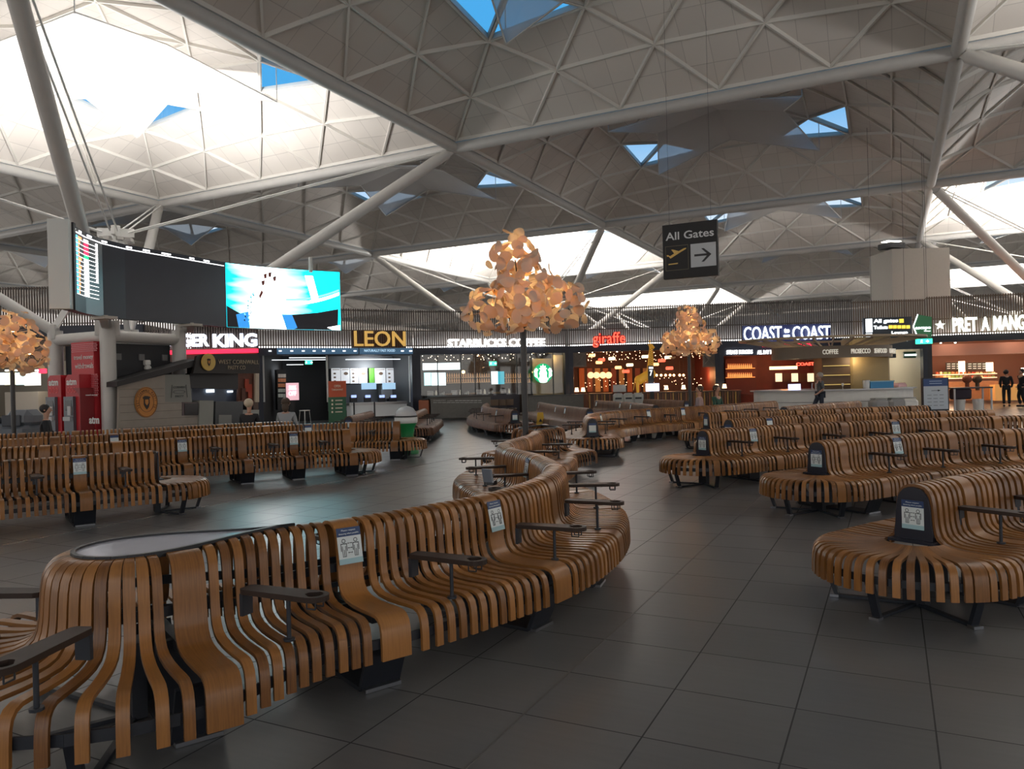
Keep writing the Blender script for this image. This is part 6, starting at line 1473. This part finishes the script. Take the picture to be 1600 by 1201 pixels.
u, z = k1.uz(325, 565.5, -.4); BADG = mat('badge_gold', (.55, .35, .06), .35); m = MB(); disc(m, k1, u, z, .27, -.4, .05, sq=1.15); m.build('badge', BADG, kf)
def pirate(sh, u, z, r, off, par):
    m = MB()
    m.prism([sh.P(u + a * r, z + b * r * 1.2, off) for a, b in ((-.3, -.2), (-.15, -.45), (0, -.62), (.2, -.42), (.3, -.1), (.28, .3), (.4, .42), (.1, .5), (-.2, .52), (-.42, .38), (-.28, .22))], sh.nr * .008); m.build('badge_head', mat('badge_ink', (.03, .02, .015), .6), par)
    m = MB(); m.prism([sh.P(u + a * r, z + b * r * 1.2, off - .01) for a, b in ((-.17, -.1), (.0, -.28), (.17, -.08), (.17, .22), (-.17, .22))], sh.nr * .006); m.build('badge_face', BADG2, par)
BADG2 = mat('badge_orange', (.48, .19, .03), .5); pirate(k1, u, z, .2, -.46, kf)
u, z = k1.uz(228.5, 628, -.05); bt = thing('round_badge', 'large oval orange badge with a bearded head on the plank wall', 'sign', tuple(k1.P(u, z, -.05))); m = MB(); disc(m, k1, u, z, .39, -.02, .05, sq=1.33); m.build('disc', BADG2, bt)
m = MB()
for rr_, a0 in ((.37, 0), (.25, 0)):
    for q in range(40):
        a = 2 * PI * q / 40; b = 2 * PI * (q + 1) / 40; m.bar(k1.P(u + rr_ * math.cos(a), z + 1.33 * rr_ * math.sin(a), -.075), k1.P(u + rr_ * math.cos(b), z + 1.33 * rr_ * math.sin(b), -.075), .01, .01)
m.build('ring_line', mat('badge_ink', (.03, .02, .015)), bt)
m = MB(); tx = 'WEST CORNWALL PASTY CO'; nn_ = len(tx)
for q, ch in enumerate(tx):
    if ch == ' ': continue
    a = PI * 1.15 - PI * 1.3 * q / (nn_ - 1); c = np.array([math.cos(a), math.sin(a)]); up_ = c / np.linalg.norm(c); rt_ = np.array([up_[1], -up_[0]])
    A3 = k1.ax * rt_[0] + np.array([0, 0, rt_[1]]); U3 = k1.ax * up_[0] + np.array([0, 0, up_[1]]); text_on(m, ch, k1.P(u, z, -.075) + k1.ax * .275 * c[0] + np.array([0, 0, 1.33 * .275 * c[1]]) - A3 * .02, A3, U3, k1.nr, .04, .07, .008)
m.build('lettering', mat('badge_ink', (.03, .02, .015)), bt); pirate(k1, u, z, .34, -.08, bt)
m = MB(); k1.text(m, 'CORNISH', 271, 603, 289, 606.5, -.005, .01); k1.text(m, 'PASTY', 274, 617, 287, 620.5, -.005, .01); u, z = k1.uz(280, 612, -.005)
for q in range(20):
    a = 2 * PI * q / 20; b = 2 * PI * (q + 1) / 20; m.bar(k1.P(u + .22 * math.cos(a), z + .06 * math.sin(a), -.01), k1.P(u + .22 * math.cos(b), z + .06 * math.sin(b), -.01), .012, .012)
for sx in (-1, 1): m.bar(k1.P(u + .3 * sx, z - .2, -.01), k1.P(u + .26 * sx, z + .25, -.01), .015, .015)
m.build('printed_crest', mat('crest_dark', (.07, .075, .07), .6), kt)

# ================================================================== GLOBE, WET FLOOR SIGN, DEVICE
p_ = wd(633, 18.7); t = thing('collection_globe', 'green collection stand with a clear domed top at the end of a left bench', 'collection box', (*p_, 0))
MB().lathe((*p_, 0), [(.30, 0), (.30, .05), (.24, .2), (.18, .45), (.20, .62), (.27, .76)], 24).build('stand', mat('stand_green', (.01, .22, .06), .4), t)
MB().lathe((*p_, .76), [(.27, 0), (.285, .03), (.285, .14), (.27, .15)], 24).build('collar', mat('collar_white', (.6, .62, .6), .4), t)
MB().lathe((*p_, .91), [(.295, 0), (.295, .035)], 24).build('band', BLACK, t)
gm = mat('clear_dome', (.75, .78, .8), .08, alpha=.45); MB().lathe((*p_, .945), [(.27 * math.cos(a), .24 * math.sin(a)) for a in np.linspace(0, PI / 2 - .02, 8)], 24).build('dome', gm, t)
m = MB(); m.ball((p_[0], p_[1], .95), .16, 8, sc=(1, 1, .7)); m.build('coins', mat('coins', (.5, .45, .35), .3, noise=.6, nscale=60), t)
p_ = wd(843, 26.6); t = thing('wet_floor_sign', 'yellow folding wet floor sign between the reddish benches', 'floor sign', (*p_, 0)); YL = mat('safety_yellow', (.62, .36, .02), .5)
for sd in (-1, 1):
    q0 = p_ - e2 * .16 * sd; c = []
    for (w_, z, f) in ((.17, .0, 1), (.10, .64, .12)):
        for (a, dth) in ((-w_, 0), (w_, 0), (w_, .015), (-w_, .015)): q = p_ + e1 * a - e2 * (.16 * sd * f + dth); c.append((q[0], q[1], z))
    MB().hexa(c).build('board', YL, t)
m = MB(); q = p_ - e2 * .14; m.prism([(*(q + e1 * a - e2 * .0), z) for a, z in ((-.06, .32), (.06, .32), (0, .43))], tuple([*(-e2 * .02), 0])); m.build('warning_triangle', INK, t)
# card reader style device on a tray of the foreground bench
q = at(768, 757, .68); t = thing('tilted_tablet', 'small dark device with pale face propped on a tray of the foreground bench', 'device', (q[0], q[1], .68)); m = MB(); m.box((q[0], q[1], .70), (.08, .08, .04)); m.build('base', BLACK, t)
m = MB(); m.hexa([(q[0] - .06, q[1] - .05, .71), (q[0] + .05, q[1] - .08, .71), (q[0] + .06, q[1] - .06, .71), (q[0] - .05, q[1] - .03, .71), (q[0] - .12, q[1] + .02, .83), (q[0] - .01, q[1] - .01, .83), (q[0] + .0, q[1] + .01, .83), (q[0] - .11, q[1] + .04, .83)]); m.build('face', mat('device_face', (.10, .11, .13), .25), t)

# ================================================================== PEOPLE
def skin_obj(name, joints, edges, m, parent, sub=2):
    me = bpy.data.meshes.new(name); o0 = org(parent); me.from_pydata([tuple(Vector(j[0]) - o0) for j in joints], edges, []); o = bpy.data.objects.new(name, me); COL.objects.link(o)
    md = o.modifiers.new('Skin', 'SKIN'); 
    for i, j in enumerate(joints): r = j[1]; me.skin_vertices[0].data[i].radius = (r if isinstance(r, tuple) else (r, r)); me.skin_vertices[0].data[i].use_root = (i == 0)
    sb_ = o.modifiers.new('Sub', 'SUBSURF'); sb_.levels = sub; sb_.render_levels = sub
    dg = bpy.context.evaluated_depsgraph_get(); dg.update(); nm = bpy.data.meshes.new_from_object(o.evaluated_get(dg)); nm.name = name
    bpy.data.objects.remove(o); bpy.data.meshes.remove(me); nm.materials.clear(); nm.materials.append(m)
    nm.polygons.foreach_set('use_smooth', [True] * len(nm.polygons)); o = bpy.data.objects.new(name, nm); COL.objects.link(o); o.parent = parent; o['_origin'] = list(o0); return o
SKIN = mat('skin', (.45, .25, .17), .5)
def person(px, depth, label, pose, face, top, bottom, hair, h=1.72, hair_long=False, skinm=SKIN, apron=None):
    """face: unit 2D direction the person faces; pose 'sit','stand','walk'"""
    p_ = wd(px, depth); t = thing('person', label, 'person', (*p_, 0)); f_ = np.array(face) / np.linalg.norm(face); r_ = np.array([f_[1], -f_[0]]); k = h / 1.75
    def J(a, b, z): q = p_ + r_ * a * k + f_ * b * k; return (q[0], q[1], z * k if pose != 'sit' else z)
    if pose == 'sit':
        hz = .52; pel = (0, 0); sh = hz + .50; hd = hz + .74
        kn = (.46, .50); ft = .48; arm = [(.2, .02, sh - .02), (.25, .06, sh - .28), (.14, .28, hz + .14)]; leg = lambda s: [(.10 * s, .02, hz), (.12 * s, .44, .52), (.12 * s, .46, .08)]
    else:
        hz = .93; sh = 1.44; hd = 1.60; w_ = .28 if pose == 'walk' else .05
        leg = lambda s: [(.10 * s, 0, hz), (.11 * s, .10 + w_ * .4 * s, .50), (.11 * s, w_ * s - .02, .09)]
        arm = [(.20, .0, sh - .02), (.25, -.10, sh - .30), (.22, .08, sh - .50)]
    B = [(J(0, 0, hz), .13 * k), (J(0, -.01, hz + .22), (.13 * k, .11 * k)), (J(0, .0, sh - .04), (.15 * k, .11 * k)), (J(0, .01, sh + .05), .058 * k), (J(0, .02, sh + .10), .055 * k), (J(0, .03, hd + .02), (.078 * k, .092 * k)), (J(0, .03, hd + .11), (.075 * k, .085 * k))]
    E = [(i, i + 1) for i in range(6)]
    def limb(pts, rs, root):
        st = len(B)
        for q, r in zip(pts, rs): B.append((J(*q), r * k))
        E.append((root, st)); E.extend([(st + i, st + i + 1) for i in range(len(pts) - 1)])
    for s in (-1, 1):
        a_ = [(q[0] * s, q[1] if pose != 'walk' else q[1] - .15 * s * (i / 2), q[2]) for i, q in enumerate(arm)]; hnd = a_[-1]
        limb(a_ + [(hnd[0] * .95, hnd[1] + .09, hnd[2] - .01)], (.052, .042, .030, .036), 2)
        l_ = leg(s); limb(l_ + [(l_[-1][0], l_[-1][1] + .15, .045)], (.085, .055, .042, .038), 0)
    skin_obj('body', B, E, skinm, t)
    # top garment
    T = [(J(0, 0, hz + .02), (.155 * k, .13 * k)), (J(0, -.01, hz + .24), (.155 * k, .13 * k)), (J(0, 0, sh - .05), (.175 * k, .13 * k)), (J(0, .0, sh + .035), .075 * k)]; E2 = [(0, 1), (1, 2), (2, 3)]
    for s in (-1, 1):
        a_ = [(q[0] * s, q[1] if pose != 'walk' else q[1] - .15 * s * (i / 2), q[2]) for i, q in enumerate(arm)]
        st = len(T); T.append((J(*a_[0]), .072 * k)); E2.append((2, st)); T.append((J(*a_[1]), .058 * k)); E2.append((st, st + 1))
        if apron is None: T.append((J(*a_[2]), .045 * k)); E2.append((st + 1, st + 2))
    skin_obj('top_garment', T, E2, top, t)
    L_ = [(J(0, 0, hz), (.15 * k, .13 * k))]; E3 = []
    for s in (-1, 1):
        l_ = leg(s); st = len(L_); L_ += [(J(*l_[0]), .105 * k), (J(*l_[1]), .075 * k), (J(l_[2][0], l_[2][1], l_[2][2] + .03), .065 * k)]; E3 += [(0, st), (st, st + 1), (st + 1, st + 2)]
    skin_obj('trousers', L_, E3, bottom, t)
    for s in (-1, 1):
        l_ = leg(s); m = MB(); m.box(J(l_[-1][0], l_[-1][1] + .06, .045), (.10 * k, .27 * k, .085 * k), rz=math.atan2(f_[1], f_[0]) - PI / 2, bev=.03); m.build('shoe', BLACK, t)
    zk = (hd + .085) * (k if pose != 'sit' else 1); c = J(0, .015, hd + .085); c = J(0, -.012, hd + .07); m = MB(); m.ball((c[0], c[1], c[2] + .012), .122 * k, 10, sc=(1, 1, .98))
    if hair_long: q = J(0, -.06, hd - .06); m.ball((q[0], q[1], q[2]), .10 * k, 8, sc=(1.05, .8, 1.5))
    hq = m.build('hair', hair, t)
    # face: carve hair away by placing a face patch, nose, eyes, ears
    m = MB(); c = J(0, .045, hd + .045); m.ball((c[0], c[1], c[2]), .092 * k, 10, sc=(1, 1, 1.15)); n_ = J(0, .145, hd + .03); m.ball(n_, .018 * k, 6)
    for s in (-1, 1): e_ = J(.105 * s, .0, hd + .04); m.ball(e_, .022 * k, 6)
    m.build('face', skinm, t)
    m = MB()
    for s in (-1, 1): m.ball(J(.034 * s, .132, hd + .07), .010 * k, 5)
    m.ball(J(0, .135, hd - .03), .014 * k, 5, sc=(1.4, 1.2, .4)); m.build('eyes_and_mouth', INK, t)
    return t
away = tuple(FW[:2]); left = tuple(-_r[:2]); right_ = tuple(_r[:2])
HB = mat('hair_brown', (.06, .035, .02), .6); HBL = mat('hair_blond', (.55, .45, .32), .6); HK = mat('hair_black', (.012, .01, .01), .6); HG = mat('hair_grey', (.3, .27, .24), .6)
BLK = mat('black_cloth', (.012, .012, .014), .8); GRY = mat('grey_cloth', (.30, .31, .32), .8); DGR = mat('dark_grey_cloth', (.09, .095, .10), .8); JN = mat('denim', (.03, .045, .08), .8); GNC = mat('green_cloth', (.02, .07, .045), .8); PKC = mat('mauve_cloth', (.35, .25, .25), .8)
person(388, 19.9, 'seated person with short blond hair and a black coat seen from behind', 'sit', away, BLK, JN, HBL)
person(446, 20.3, 'seated person with brown hair and a grey hooded top seen from behind', 'sit', away, GRY, JN, HB, hair_long=True)
person(70, 18.9, 'seated person in black with dark hair at the left, turned sideways', 'sit', tuple(np.array(right_) + .4 * np.array(away)), BLK, BLK, HK)
person(1281, 29.8, 'walking person in a grey T-shirt passing the oval bar', 'walk', left, DGR, mat('navy_trousers', (.02, .025, .04), .8), HG, h=1.78, apron=1)
person(1572, 36.0, 'person in black standing with hands together in front of the sandwich shop', 'stand', tuple(np.array(right_) * .6 + np.array(away)), BLK, BLK, HK, h=1.72)
person(1597, 35.4, 'person in black cut by the right edge of the picture', 'stand', left, BLK, BLK, HK, h=1.74)
person(1119, 26.3, 'seated person in a green top behind the curved bench', 'sit', tuple(np.array(right_) - np.array(away)), GNC, JN, HB)
person(1093, 25.8, 'seated person in a pale mauve top leaning low near the distant lamp pole', 'sit', left, PKC, BLK, HB)
